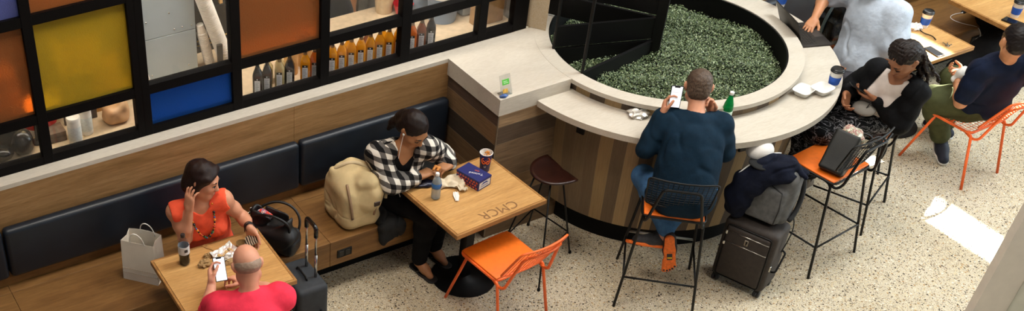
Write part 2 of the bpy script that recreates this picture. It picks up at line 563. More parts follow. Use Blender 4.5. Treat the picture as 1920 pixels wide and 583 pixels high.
# storefront glazing
FX = [.70, 1.456, 2.105, 2.79, 3.45, 4.09, 4.745, 5.053]
FW = [.066, .066, .103, .07, .07, .08, .073, .127]
YF0, YF1 = 6.235, 6.30
win = struct(thing('window_1', None, None, (0, 0, 0)))
mb = MB()
for x, w in zip(FX, FW): mb.box(x, x+w, YF0, YF1, 1.196, 2.95, .003, seg=1)
mb.box(2.1555, 2.1575, YF0-.001, YF0+.01, 1.2, 2.95)
for (z0, z1) in ((1.196, 1.256), (1.498, 1.563), (2.165, 2.232), (2.88, 2.95)):
    for i in range(len(FX)-1):
        if z0 == 2.165 and i == 2: pass
        mb.box(FX[i]+FW[i]-.001, FX[i+1]+.001, YF0+.002, YF1-.002, z0, z1)
mb.box(-1.5, .70, YF0, YF1, 1.196, 2.95)
mb.build('frame', M_frame, win)
PANE = {(0, 0): M_glass, (0, 1): M_gor, (0, 2): M_gvi, (1, 0): M_glass, (1, 1): M_gye, (1, 2): M_gor, (2, 0): M_gbl, (2, 1): M_glass, (2, 2): M_gor,
        (3, 0): M_glass, (3, 1): M_gor, (3, 2): M_gye, (4, 0): M_glass, (4, 1): M_glass, (4, 2): M_gbl, (5, 0): M_glass, (5, 1): M_glass, (5, 2): M_gor, (6, 0): M_glass, (6, 1): M_glass, (6, 2): M_gye}
ZR = [(1.256, 1.498), (1.563, 2.165), (2.232, 2.88)]
for (i, j), m in PANE.items():
    mb = MB(); mb.box(FX[i]+FW[i], FX[i+1], 6.262, 6.268, ZR[j][0], ZR[j][1])
    p = mb.build('pane', m, win)
    nm = {M_gor: 'frosted orange glass pane', M_gye: 'frosted yellow glass pane', M_gbl: 'frosted blue glass pane', M_gvi: 'frosted violet glass pane'}.get(m)
    if nm: p['label'] = nm

# stone pier at the end of the glazing
mb = MB(); mb.prism([(5.18, 6.30), (5.215, 6.235), (5.28, 6.135), (5.335, 6.205), (5.39, 6.40), (5.21, 6.40)], 1.1985, 2.95)
struct(mb.build('wall_pier', M_stone2))

# ================================================================== counter beside the banquette
PC = (5.964, 5.617)          # centre of the round planter
def circ_pts(r, a0, a1, n): return arc(PC, r, a0, a1, n)
ct = thing('counter', 'long beige stone topped counter corner clad in horizontal wood planks beside the banquette end', 'counter', (4.7, 5.9, 0))
def at0(o, root):            # keep world coordinates under a moved root
    o.matrix_parent_inverse = Matrix.Translation(root.location).inverted() if root.rotation_euler.z == 0 else root.matrix_basis.inverted(); return o
# top: polygon minus the planter disc
a_f = math.pi + math.asin((5.617-5.503)/.94)
def on_arc(a, r=.942): return (PC[0]+r*math.cos(a), PC[1]+r*math.sin(a))
a1 = PI+math.asin((PC[1]-5.503)/.942)       # where the front face meets the rim
a2 = PI-math.asin((6.235-PC[1])/.942)
poly = [(4.437, 5.503)] + [on_arc(a1+(a2-a1)*i/24) for i in range(25)] + [(4.437, 6.235)]
mb = MB(); mb.prism(poly, 1.067, 1.196)
at0(mb.build('counter_top', M_stone, ct), ct)
mb = MB(); mb.box(4.45, 5.19, 5.513, 6.235, 0, 1.067)
HB = [(0, '#6f5a42'), (.19, '#4e4035'), (.34, '#84694b'), (.50, '#6b543c'), (.658, '#3f352d'), (.817, '#7d6246'), (.967, '#55443a'), (1.067, '#4a3b2d')]
HB2 = [(0, '#6f5a42'), (.19, '#4e4035'), (.34, '#84694b'), (.50, '#75604a'), (.675, '#7d6750'), (.819, '#5f5043'), (.963, '#a4896a'), (1.067, '#4a3b2d')]
clad = at0(mb.build('plank_cladding', [planks('planks_return', 'z', HB), planks('planks_front', 'z', HB2)], ct), ct)
for p in clad.data.polygons:
    if abs(p.normal.y) > .5: p.material_index = 1
mb = MB(); mb.box(4.444, 4.452, 5.507, 5.515, .02, 1.067)
at0(mb.build('corner_trim', plain('brass_trim', '#8d7f6c', .4, .6), ct), ct)

# ================================================================== round planter bar
pl = thing('planter_bar', 'round planter with lower stone bar ring, vertical plank cladding and green plants inside', 'planter', (PC[0], PC[1], 0))
Z0 = (0, 0)
ring_mb(Z0, .70, .885, 0, .19, 0, 2*PI, 128).build('kick_ring', M_kick, pl, auto=40)
mb = MB(); mb.lathe([(.86, .185), (.952, .185), (1.0, .62), (1.015, .80), (1.015, 1.06), (.86, 1.06), (.86, .185)], 160)
mb.build('plank_cladding', planks('planks_ring', 'a', wid=.092), pl, auto=40)
ring_mb(Z0, .84, .91, 1.05, 1.168, 0, 2*PI, 160).build('riser_cladding', planks('planks_riser', 'a', wid=.13), pl, auto=40)
ring_mb(Z0, .835, .942, 1.166, 1.197, 0, 2*PI, 160).build('rim', M_stone, pl, auto=40)
ring_mb(Z0, .825, .836, .55, 1.19, 0, 2*PI, 128).build('black_liner', M_kick, pl, auto=40)
ab = PI+math.asin((PC[1]-5.500)/1.2145)
ring_mb(Z0, .905, 1.2145, 1.058, 1.103, ab, ab+math.radians(298), 150).build('bar_top', M_stone, pl, auto=40)
for a in (198.6, 225, 262, 300, 335, 10, 45):
    q = math.radians(a)
    mb = MB(); mb.box(1.005, 1.16, -.03, .03, 1.028, 1.058, .004); mb.box(1.005, 1.03, -.03, .03, .88, 1.03, .004)
    o = mb.build('bracket', M_black, pl); o.rotation_euler.z = q
mb = MB(); mb.lathe([(0, .98), (.3, .98), (.6, .965), (.8, .94), (.83, .93)], 64)
mb.build('soil', plain('dark_soil', '#15120c', .95), pl, True)
# foliage: small leaves
def foliage():
    rs = np.random.RandomState(3); V = []; F = []
    N = 60000
    r = .822*np.sqrt(rs.uniform(0, 1, N)); a = rs.uniform(0, 2*PI, N)
    x = r*np.cos(a); y = r*np.sin(a)
    bump = .022*np.sin(9*x+1)*np.sin(8*y+2)+.012*np.sin(23*x)*np.sin(27*y)
    z = 1.105-.055*(r/.83)**3+bump+rs.uniform(-.045, .016, N)
    L = rs.uniform(.0055, .0098, N); W = L*rs.uniform(.5, .72, N)
    yaw = rs.uniform(0, 2*PI, N); tilt = rs.uniform(-.9, .9, N); roll = rs.uniform(-.6, .6, N)
    q = [(-1, 0, 0), (-.2, 1, .1), (1, 0, .12), (-.2, -1, .1)]
    co = []
    for (u, v, h) in q:
        lx = u*L; ly = v*W; lz = h*L
        y1 = ly*np.cos(roll)-lz*np.sin(roll); z1 = ly*np.sin(roll)+lz*np.cos(roll)
        x2 = lx*np.cos(tilt)-z1*np.sin(tilt); z2 = lx*np.sin(tilt)+z1*np.cos(tilt)
        co.append(np.stack([x+x2*np.cos(yaw)-y1*np.sin(yaw), y+x2*np.sin(yaw)+y1*np.cos(yaw), z+z2], 1))
    V = np.stack(co, 1).reshape(-1, 3)
    me = bpy.data.meshes.new('foliage')
    me.vertices.add(len(V)); me.vertices.foreach_set('co', V.astype(np.float32).ravel())
    me.loops.add(N*4); me.loops.foreach_set('vertex_index', np.arange(N*4, dtype=np.int32))
    me.polygons.add(N); me.polygons.foreach_set('loop_start', np.arange(0, N*4, 4, dtype=np.int32))
    me.update(calc_edges=True)
    return me
t = NT('boxwood_leaf'); gi = t.n('ShaderNodeNewGeometry')
lc = t.ramp(gi.outputs['Random Per Island'], [(0, '#33402a'), (.3, '#455535'), (.55, '#5a6a45'), (.8, '#788860'), (1, '#a2ac88')])
t.bsdf(lc, .45, spec=.4)
lf = link('foliage', foliage(), t.m, pl); lf['kind'] = 'stuff'

# black plank screen standing in the planter
sc = thing('screen', 'black slatted screen of three fins and a post standing among the planter plants', 'screen', (5.90, 5.66, .95))
def fin(e, tiers, post=True):
    c = Vector((5.895, 5.66, 0)); ev = Vector((e[0], e[1], 0)); d = (ev-c); n = Vector((-d.y, d.x, 0)).normalized()*.012
    for z0, z1 in tiers:
        mb = MB(); mb.prism([(c+n)[:2], (ev+n)[:2], (ev-n)[:2], (c-n)[:2]], z0, z1)
        at0(mb.build('board', M_black, sc), sc)
    if post:
        mb = MB(); mb.tube([(ev.x, ev.y, 1.0), (ev.x, ev.y, 3.0)], .0115, 10)
        at0(mb.build('rod', M_black, sc), sc)
mb = MB(); mb.prism([(5.855, 5.655), (5.895, 5.60), (5.965, 5.66), (5.93, 5.73)], .9, 3.0)
at0(mb.build('post', M_black, sc), sc)
fin((5.14, 5.53), [(1.0, 1.2)]); fin((5.175, 5.90), [(1.03, 1.196), (1.212, 1.375)]); fin((5.44, 6.34), [(1.212, 1.375), (1.392, 1.60), (1.615, 1.85)])

# ================================================================== banquettes
def banquette(name, label, x0, x1, seams, cush, socket=None):
    b = thing(name, label, 'bench', ((x0+x1)/2, 5.8, 0))
    s = [x0]+seams+[x1]
    for i in range(len(s)-1):
        mb = MB(); mb.box(s[i]+.001, s[i+1]-.001, 5.503, 6.02, .424, .446, .002, seg=1); mb.box(s[i]+.001, s[i+1]-.001, 6.023, 6.135, .424, .446, .002, seg=1)
        at0(mb.build('seat_panel', M_oak, b), b)
        mb = MB(); mb.box(s[i]+.001, s[i+1]-.001, 5.505, 5.525, .235, .425, .002, seg=1)
        at0(mb.build('front_panel', M_oak, b), b)
    mb = MB(); mb.box(x0, x1, 5.70, 6.13, 0, .424); mb.box(x0, x1, 5.526, 5.71, .235, .424)
    at0(mb.build('black_base', M_kick, b), b)
    mb = MB(); mb.box(x0, x1, 6.105, 6.136, .446, .56)
    at0(mb.build('back_riser', M_oak, b), b)
    for c0, c1 in cush:
        S = SDF(); S.bx(((c0+c1)/2, 6.10, .715), ((c1-c0)/2-.001, .036, .19), .032)
        mb = MB(); mb.box(c0+.001, c1-.001, 6.058, 6.136, .525, .905, .032, seg=5)
        at0(mb.build('back_cushion', M_vinyl, b, auto=50), b)
    if socket:
        mb = MB(); mb.box(socket[0], socket[1], 5.498, 5.506, .292, .358, .002, seg=1)
        so = at0(mb.build('socket', M_black, b), b)
        mb = MB()
        for k in (0, 1):
            xx = socket[0]+.03+k*.052; mb.box(xx-.017, xx+.017, 5.495, 5.499, .303, .347, .002, seg=1)
        mb.build('outlet_plate', plain('socket_face', '#1a1715', .35), so)
    return b
banquette('banquette', 'long oak banquette bench with black vinyl back cushions under the storefront windows', -1.5, 4.44, [1.05, 3.141], [(-1.5, 1.075), (1.08, 3.205), (3.21, 4.435)], (3.196, 3.311))
banquette('banquette', 'oak banquette bench at top right behind the two far tables', 7.35, 11.5, [9.2], [(7.35, 9.2), (9.2, 11.5)], (9.42, 9.535))
mb = MB(); mb.box(7.3, 12, 6.137, 6.32, 0, 1.196); struct(mb.build('wall_far', M_oakwall))
# ================================================================== the shop behind the glass
ZW = 1.197
mb = MB(); mb.box(-1.5, 5.15, 6.32, 7.06, .12, ZW)
struct(mb.build('wall_shop_counter', M_laminate))
mb = MB(); mb.box(-1.5, 5.15, 8.6, 8.75, 0, 2.95); mb.box(-1.5, -1.4, 6.32, 8.6, 0, 2.95)
struct(mb.build('wall_shop', plain('shop_wall', '#57493c', .7)))
mb = MB(); mb.box(5.15, 5.2, 6.46, 8.6, 0, 2.95); struct(mb.build('wall_shop_right', plain('shop_wall_right', '#a9a7a4', .6)))
mb = MB(); mb.box(-1.5, 5.2, 6.2, 8.75, 2.95, 3.05)
struct(mb.build('trim_2', M_frame))

# syrup bottles
def syrup_mats():
    def liquid(n, c, tr=.5): return plain(n, c, .12, 0, .12, 8, trans=tr, ior=1.2, spec=.6)
    return dict(amber=liquid('syrup_amber', '#e39a1e', .35), orange=liquid('syrup_orange', '#c9661c', .35), dark=plain('syrup_dark', '#1d1613', .12, spec=.7), cream=plain('syrup_cream', '#b5a273', .15, 0, .1, spec=.6), brown=liquid('syrup_brown', '#7a3f20', .3))
SY = syrup_mats()
M_neck = plain('bottle_neck_glass', '#8a7a62', .08, 0, .1, trans=.6, ior=1.2, spec=.7); M_bcap = plain('bottle_cap_black', '#14110f', .3)
M_blabel = plain('bottle_label', '#f3f4f6', .5, 0, .03); M_bprint = plain('bottle_print', '#9aa0a8', .5)
def sq_ring(mb, r, z, n=24, p=5):
    return [mb.bm.verts.new((r*math.copysign(abs(math.cos(a))**(2/p), math.cos(a)), r*math.copysign(abs(math.sin(a))**(2/p), math.sin(a)), z)) for a in [2*PI*i/n for i in range(n)]]
def loft(mb, secs, n=24):
    R_ = [sq_ring(mb, r, z, n, p) for r, z, p in secs]
    for a, b in zip(R_[:-1], R_[1:]):
        for i in range(n): mb.bm.faces.new((a[i], a[(i+1) % n], b[(i+1) % n], b[i]))
    mb.bm.faces.new(R_[0][::-1]); mb.bm.faces.new(R_[-1])
def make_bottle(kind):
    t = thing('syrup_bottle', '', 'bottle')
    mb = MB(); loft(mb, [(.031, 0, 6), (.034, .006, 6), (.034, .140, 6), (.030, .153, 4), (.019, .180, 2.6), (.016, .190, 2)]); mb.build('bottle', SY[kind], t, auto=40)
    mb = MB(); mb.lathe([(.0155, .188), (.0135, .200), (.0128, .220), (.0, .220)], 18); mb.build('neck', M_neck if kind != 'dark' else M_bcap, t, True)
    mb = MB(); mb.lathe([(.0155, .212), (.016, .213), (.0155, .242), (.013, .246), (0, .246)], 18); mb.build('cap', M_bcap, t, auto=40)
    mb = MB(); mb.box(-.019, .019, -.0352, -.0342, .022, .108, .0004, seg=1); lb = mb.build('label', M_blabel, t)
    mb = MB()
    for k in range(7): mb.box(-.014, .012-(k % 3)*.004, -.0357, -.0350, .030+k*.0105, .0328+k*.0105)
    q = mb.build('label_print', M_bprint, lb); q['kind'] = 'stuff'
    mb = MB(); mb.box(-.019, .019, -.0352, -.0342, .1085, .126, .0004, seg=1); c = mb.build('black_band', M_bcap, t)
    mb = MB(); mb.prism([(-.006, 0), (0, -.005), (.006, 0), (0, .006)], 0, .0006, Matrix.Translation((0, -.0353, .117)) @ Matrix.Rotation(PI/2, 4, 'X')); mb.build('mark', M_blabel, c)
    return t
proto = {}
def bottle(kind, x, label, group, y=6.365, rz=-.55):
    if kind not in proto:
        proto[kind] = make_bottle(kind); o = proto[kind]
    else: o = dup(proto[kind])
    o.scale = (1, 1, 1.06 if y < 6.4 else .86); o.location = (x, y, ZW+.001); o.rotation_euler = (0, 0, rz); o['label'] = label; o['group'] = group
ORD = ['first', 'second', 'third', 'fourth', 'fifth', 'sixth', 'seventh', 'eighth']
for i in range(8):
    bottle('amber', 3.615+i*.0765, 'amber syrup bottle behind the glass, %s from the left of the row of eight' % ORD[i], 'amber syrup bottles in the row of eight')
G2 = 'syrup bottles left of the amber row'
bottle('dark', 3.035, 'leftmost dark syrup bottle behind the glass under the orange pane', G2); bottle('dark', 3.108, 'dark syrup bottle between the leftmost dark one and the cream one', G2)
bottle('cream', 3.203, 'cream coloured syrup bottle between two dark bottles', G2); bottle('dark', 3.281, 'dark syrup bottle right of the cream bottle', G2)
bottle('amber', 3.402, 'amber syrup bottle left of the orange red one under the orange pane', G2); bottle('orange', 3.477, 'orange red syrup bottle beside the window bar', G2)
G3 = 'syrup bottles right of the amber row'
bottle('orange', 4.265, 'orange syrup bottle left of the brown bottle in the right pane', G3); bottle('brown', 4.345, 'brown syrup bottle in the middle of the right three', G3); bottle('dark', 4.425, 'dark syrup bottle at the right end of all the bottles', G3)
G4 = 'bottles in the back row behind the syrup bottles'
for i, (x, k) in enumerate(((3.16, 'cream'), (3.25, 'cream'), (3.66, 'brown'), (3.80, 'amber'), (3.95, 'brown'), (4.08, 'amber'))):
    bottle(k, x, '%s bottle from the left in the back row behind the other syrup bottles' % ORD[i], G4, 6.455)
def tub(label, c, m, r=.06, h=.20):
    t = thing('tub', label, 'tub', c)
    MB().lathe([(0, 0), (r, 0), (r, h*.8), (r*.8, h*.86), (r*.8, h), (0, h)], 24).build('body', m, t, auto=40); MB().lathe([(r*.83, h*.93), (r*.83, h*1.03), (0, h*1.04)], 24).build('lid', m, t, auto=40)
M_tan = plain('tan_board', '#c59a5e', .6)
tub('beige jug standing behind the dark syrup bottle', (3.36, 6.50, ZW+.001), M_tan, .05, .24); tub('beige jug behind the orange red syrup bottle', (3.50, 6.56, ZW+.001), M_tan, .055, .26)

# brewing machine with steel front
mc = thing('machine', 'steel fronted machine behind the clear pane above the blue pane', 'machine', (2.65, 7.2, ZW))
mb = MB(); mb.box(2.34, 2.80, 6.86, 7.32, ZW+.002, 2.15, .006); at0(mb.build('body', M_steel, mc, auto=40), mc)
M_stl = plain('steel_front', '#a9b9c4', .4, .15, .06, 5)  # bluish tint in the steel colour stands in for the blue pane's reflection
mb = MB(); mb.box(2.342, 2.798, 6.843, 6.859, ZW+.004, 1.525, .002, seg=1); f1 = at0(mb.build('lower_panel', plain('reflected_blue_steel', '#5f86ab', .45, .3, .08, 3), mc, auto=40), mc)  # reflected pane blue put into the colour, replaced below
mb = MB(); mb.box(2.342, 2.798, 6.843, 6.859, 1.529, 2.14, .002, seg=1); f2_ = at0(mb.build('upper_panel', M_stl, mc, auto=40), mc)
f1.data.materials[0] = M_stl
for fp, pts in ((f1, ((2.45, 1.25), (2.73, 1.26))), (f2_, ((2.44, 1.66), (2.61, 1.69), (2.64, 1.56), (2.70, 1.565), (2.77, 1.56)))):
    for x, z in pts:
        mb = MB(); mb.lathe([(.006, 0), (.005, .003), (0, .004)], 10, M=Matrix.Translation((x, 6.843, z)) @ Matrix.Rotation(PI/2, 4, 'X')); rv = mb.build('rivet', M_chrome, fp, True); pass
o = MB().tube([Vector(p) for p in bez((2.36, 6.825, 1.46), (2.375, 6.815, 1.38), (2.40, 6.81, 1.30), (2.42, 6.81, ZW+.02), 10)], .009, 8).build('hose', M_white, None, True); tag(o, 'thin white hose hanging in front of the steel machine', 'hose')
def cup_stack(label, a, b, r):
    a, b = Vector(a), Vector(b); L = (b-a).length; n = int(L/.014); prof = [(0, 0), (r*.92, 0)]
    for k in range(n):
        z = .012+k*(L*.78)/n
        prof += [(r*.95, z), (r*1.05, z+.004), (r*1.05, z+.008), (r*.95, z+.010)]
    prof += [(r*.93, L*.80), (r*.72, L), (0, L)]
    o = MB().lathe(prof, 26, M=Matrix.Translation(a) @ (b-a).to_track_quat('Z', 'Y').to_matrix().to_4x4()).build('cup_stack', M_cups, None, auto=30)
    return tag(o, label, 'cup stack')
cup_stack('larger leaning stack of white paper cups behind the clear pane', (3.015, 6.83, 1.225), (2.80, 6.83, 1.94), .052)
cup_stack('smaller leaning stack of white paper cups against the steel machine', (2.90, 6.87, 1.215), (2.835, 6.855, 1.54), .036)
mb = MB(); mb.box(2.86, 3.13, 7.06, 7.08, ZW+.002, 1.24, .002); o = mb.build('cup_holder', plain('dark_holder', '#241b18', .5), None); tag(o, 'dark cup holder plate behind the leaning cups', 'holder')
mb = MB(); mb.box(2.92, 2.96, 6.76, 6.78, 1.171, 1.40, .002, Matrix.Translation((0, 0, 0)), 1); o = mb.build('holder_plate', plain('dark_holder', '#241b18', .5), None); tag(o, 'small dark plate between the two leaning cup stacks', 'holder')
def simple(name, label, cat, f, m, auto=40):
    mb = MB(); f(mb); o = mb.build(name, m, None, auto=auto); return tag(o, label, cat)
simple('wood_slat', 'upright wooden slat in the dark shelf right of the cups', 'slat', lambda m: m.box(3.10, 3.125, 7.10, 7.13, .9, 1.75, .002), M_tan)
S = SDF(); S.bx((3.16, 7.25, 1.75), (.16, .10, .22), .05); S.half((3.16, 7.25, 1.55), (0, 0, -1)); o = sdf_obj(S, .01, 'bin_bag', plain('black_plastic', '#0e0e10', .25, 0, .2, 20), None, wob(.015, 28, 91)); tag(o, 'black plastic bag hanging on the shelf right of the cups', 'bag')
sh = thing('shelf_rack', 'dark shelf rack with brass rails behind the leaning cups', 'shelf', (3.1, 7.3, 0))
mb = MB(); mb.box(2.88, 3.40, 7.09, 7.5, .6, 1.10, .004); mb.box(2.88, 3.40, 7.09, 7.5, 1.10, 1.52, .004); mb.build('cabinet', plain('dark_cabinet', '#17120f', .6), sh).matrix_parent_inverse = Matrix.Translation(sh.location).inverted()
for z in (1.24, 1.28): 
    at0(MB().tube([(2.9, 7.08, z), (3.38, 7.08, z)], .006, 6).build('rail', plain('brass', '#a8853e', .3, .9), sh, True), sh)

# canisters
def canister(label, x, y):
    t = thing('canister', label, 'canister', (x, y, ZW+.001))
    MB().lathe([(0, 0), (.042, 0), (.045, .004), (.045, .165), (.042, .172)], 28).build('body', M_white, t, auto=40)
    MB().lathe([(.0455, .170), (.0465, .171), (.0465, .190), (.043, .195), (.040, .1935), (0, .1935)], 28).build('lid', M_white, t, auto=40)
    mb = MB(); mb.lathe([(.0452, .03), (.0456, .031), (.0456, .13), (.0452, .131)], 28); mb.build('wrap_label', plain('pale_label', '#cfd6d6', .5, 0, .12, 90), t, auto=40)
canister('white canister standing nearer the window bar, left of the pair', 1.722, 6.385); canister('white canister standing behind, right of the pair', 1.822, 6.46)
S = SDF(); S.bx((2.05, 6.50, ZW+.065), (.085, .06, .065), .04); S.half((2, 6.5, ZW+.001), (0, 0, -1)); o = sdf_obj(S, .005, 'tied_bag', plain('tan_plastic', '#c99f73', .5, 0, .12, 14), None, wob(.010, 50, 92)); tag(o, 'tan tied plastic bag at the right of the canisters', 'bag')
simple('grey_board', 'dark grey board standing behind the canisters', 'board', lambda m: m.box(1.72, 1.95, 6.60, 6.615, ZW+.001, 1.55, .002), plain('grey_board', '#4c474a', .6))
simple('tan_board', 'tan board standing behind the tied bag', 'board', lambda m: m.box(1.955, 2.16, 6.66, 6.675, ZW+.001, 1.60, .002), M_tan)
simple('wooden_box', 'weathered wooden box left of the canisters', 'box', lambda m: (m.box(1.52, 1.68, 6.44, 6.56, ZW+.001, ZW+.07, .002), m.box(1.52, 1.68, 6.437, 6.44, ZW+.03, ZW+.034)), plain('weathered_wood', '#6d5a4d', .8, 0, .25, 30))
rb = thing('tub', 'white tub with a red band behind the wooden box', 'tub', (1.56, 6.66, ZW+.001))
MB().lathe([(0, 0), (.11, 0), (.125, .12), (.128, .20), (.12, .20), (0, .18)], 28).build('body', M_white, rb, auto=40); MB().lathe([(.121, .06), (.1275, .062), (.1285, .115), (.127, .117)], 28).build('red_band', plain('red_band', '#b01a1c', .5), rb, auto=40)
for i, (c, r, lab) in enumerate((((1.39, 6.44, ZW), (.075, .07, .085), 'crumpled black bag beside the window bar at left'), ((1.24, 6.42, ZW), (.07, .06, .05), 'low crumpled black bag at the left photo edge'), ((1.33, 6.56, ZW), (.09, .06, .11), 'tall folded black bag behind the crumpled ones'))):
    S = SDF(); S.el((c[0], c[1], c[2]+r[2]*.8), r); S.half((c[0], c[1], ZW+.001), (0, 0, -1)); o = sdf_obj(S, .006, 'black_bag', plain('black_plastic', '#0e0e10', .25, 0, .2, 20), None, wob(.010, 50, 94+i)); tag(o, lab, 'bag', 'black bags behind the left panes')
simple('blue_packet', 'small bright blue packet at the left photo edge', 'packet', lambda m: m.box(1.13, 1.195, 6.36, 6.39, ZW+.001, ZW+.14, .004), plain('blue_packet', '#2f7fc0', .5))

# cup, buckets and the worker in a dark apron
rc_ = thing('tub', 'beige tub standing on the work top behind the red bowl', 'tub', (4.40, 7.16-.19, ZW+.001))
MB().lathe([(0, 0), (.065, 0), (.085, .28), (0, .28)], 28).build('body', plain('beige_tub', '#cdb795', .5), rc_, auto=40)
rw = thing('bowl', 'red bowl with a white napkin on the shop work top', 'bowl', (4.50, 6.86, ZW+.001))
MB().lathe([(0, 0), (.05, 0), (.075, .085), (.079, .09), (.07, .085), (.045, .012), (0, .01)], 28).build('body', plain('red_plastic', '#c01420', .3), rw, auto=40); mb = MB(); mb.box(-.03, .035, -.03, .02, .02, .065, .01); mb.build('napkin', M_napw, rw, auto=40)
def bucket(label, c, r, h, m):
    t = thing('bucket', label, 'bucket', c)
    MB().lathe([(0, 0), (r*.85, 0), (r, h), (r*1.05, h), (r*1.05, h-.02), (r, h-.03)], 32).build('body', m, t, auto=40); MB().lathe([(r*.97, h-.002), (r*1.06, h+.003), (r*1.06, h+.018), (0, h+.02)], 32).build('lid', M_white, t, auto=40)
M_bkt = plain('blue_grey_plastic', '#7d8fa6', .5, 0, .08, 3)
bucket('blue grey bucket with white lid behind the right syrup bottles', (4.72, 6.66, ZW+.001), .12, .20, M_bkt); bucket('larger blue grey bucket above the window rail at right', (4.64, 6.92, ZW+.001), .13, .33, M_bkt)
simple('blue_grey_bin', 'blue grey bin standing behind the right lower pane', 'bin', lambda m: m.box(4.86, 5.12, 6.60, 6.80, ZW+.001, 1.62, .02), plain('blue_grey_bin', '#a3adb8', .5, 0, .06, 3))
simple('carton', 'tan carton beside the end window bar', 'carton', lambda m: m.box(4.86, 5.10, 6.42, 6.51, ZW+.001, 1.55, .003), plain('carton_tan', '#b08a5c', .7))

simple('grinder_hopper', 'dark grinder hopper behind the yellow pane', 'hopper', lambda m: m.box(1.72, 2.02, 6.50, 6.74, 1.86, 2.06, .02), plain('dark_holder', '#241b18', .5))
simple('tan_carton', 'pale carton stacked under the hopper behind the yellow pane', 'carton', lambda m: m.box(1.74, 2.0, 6.52, 6.72, 1.60, 1.858, .004), plain('pale_carton', '#d9c59a', .7))
simple('lamp_box', 'pale box stacked behind the orange pane at the left', 'carton', lambda m: m.box(1.16, 1.46, 6.60, 6.80, 1.30, 1.66, .004), plain('pale_carton', '#d9c59a', .7))

lm = thing('lamp', 'small glowing counter lamp behind the bar between orange and yellow panes', 'lamp', (1.495, 6.50, ZW+.001))
MB().lathe([(0, 0), (.04, 0), (.04, .012), (.008, .018), (.008, .24), (0, .24)], 20).build('stand', M_black, lm, auto=40)
gt = NT('lamp_glow'); gt.bsdf('#fff0cc', .5, emit='#ffdf9a', es=5)
MB().lathe([(0, .235), (.03, .24), (.045, .275), (.038, .315), (.018, .335), (0, .34)], 20).build('bulb', gt.m, lm, True)
# ================================================================== people
def folds(wr, wf, seed):
    a, b = wob(wr*.8, wf, seed), crease(wr*2.0, wf*.75, seed+7)
    return lambda X, Y, Z: a(X, Y, Z)+b(X, Y, Z)
V3 = lambda p: np.array(p, float)
def nrm(v): v = V3(v); return v/np.linalg.norm(v)
def skin(name, c):
    if name in MATS: return MATS[name]
    t = NT(name); v = t.coords(); b = srgb(c)
    f = t.noise(v, 14, 4)
    col = t.ramp(f, [(.3, tuple(x*.86 for x in b[:3])+(1,)), (.7, tuple(min(1, x*1.08) for x in b[:3])+(1,))])
    red = t.noise(v, 5, 2)
    col = t.mix(t.math('MULTIPLY', red, .25), col, (b[0]*1.02, b[1]*.72, b[2]*.66, 1))
    t.bsdf(col, .48, 0, t.bump(t.noise(v, 420, 2), .12, .001), spec=.35)
    MATS[name] = t.m; return t.m
def hairmat(name, c, c2=None):
    if name in MATS: return MATS[name]
    t = NT(name); v = t.coords((60, 60, 14))
    n = t.noise(v, 4, 4, .6, .5)
    t.bsdf(t.ramp(n, [(.35, c), (.75, c2 or c)]), .5, 0, t.bump(n, .25, .004), spec=.22)
    MATS[name] = t.m; return t.m
def cloth(name, c, var=.18, bump=.35, sheen=0, weave=500):
    if name in MATS: return MATS[name]
    t = NT(name); v = t.coords(); b = srgb(c)
    f = t.noise(v, 22, 4)
    col = t.ramp(f, [(.3, tuple(x*(1-var) for x in b[:3])+(1,)), (.7, tuple(min(1, x*(1+var)) for x in b[:3])+(1,))])
    h = t.math('ADD', t.noise(v, 26, 3), t.math('MULTIPLY', t.noise(v, weave, 1), .25))
    t.bsdf(col, .85, 0, t.bump(h, bump, .012), spec=.15)
    MATS[name] = t.m; return t.m

M_eyew = plain('eye_white', '#a89e94', .4); M_iris = plain('iris', '#1d140e', .2); M_lash = plain('lash', '#17100c', .6)

def frame(f, u):
    f = nrm(f); u = V3(u); u = nrm(u-f*(u@f)); r = np.cross(f, u)
    return np.stack([r, f, u], 1)      # columns: right, forward, up

def head_prims(S, H, A, sc=1.0, male=True, ears=True, full=1.0):
    T = lambda x, y, z: V3(H)+A@(np.array([x, y, z])*sc)
    S.el(T(0, -.014, .026), np.array([.076, .096, .088])*sc, A, k=.02)
    S.el(T(0, .026, -.03), np.array([.061*full, .068, .088])*sc, A, k=.035)
    j = 1.0 if male else .88
    S.el(T(0, .055, -.094), np.array([.031*j, .028, .024])*sc, A, k=.03)
    for s in (-1, 1):
        S.rc(T(s*.05*j, .0, -.066), T(s*.018, .058, -.096), .020*sc, .018*sc, k=.03)
        S.el(T(s*.041, .058, -.024), np.array([.024, .024, .022])*sc, A, k=.025)
        S.el(T(s*.031, .097, .0), np.array([.018, .013, .0105])*sc, A, k=.012, op='-')
    S.rc(T(-.034, .079, .021), T(.034, .079, .021), .0125*sc, k=.018)
    S.rc(T(0, .086, .012), T(0, .108, -.031), .0075*sc, .0125*sc, k=.014)
    for s in (-1, 1): S.el(T(s*.011, .1, -.034), np.array([.009, .01, .008])*sc, A, k=.008)
    S.el(T(0, .091, -.058), np.array([.022, .011, .007])*sc, A, k=.008)
    S.el(T(0, .089, -.071), np.array([.019, .011, .0075])*sc, A, k=.008)
    if ears:
        for s in (-1, 1):
            S.el(T(s*.078, -.010, -.002), np.array([.009, .020, .031])*sc, A, k=.01)
            S.el(T(s*.088, -.018, .006), np.array([.006, .012, .022])*sc, A, k=.008)
    return T

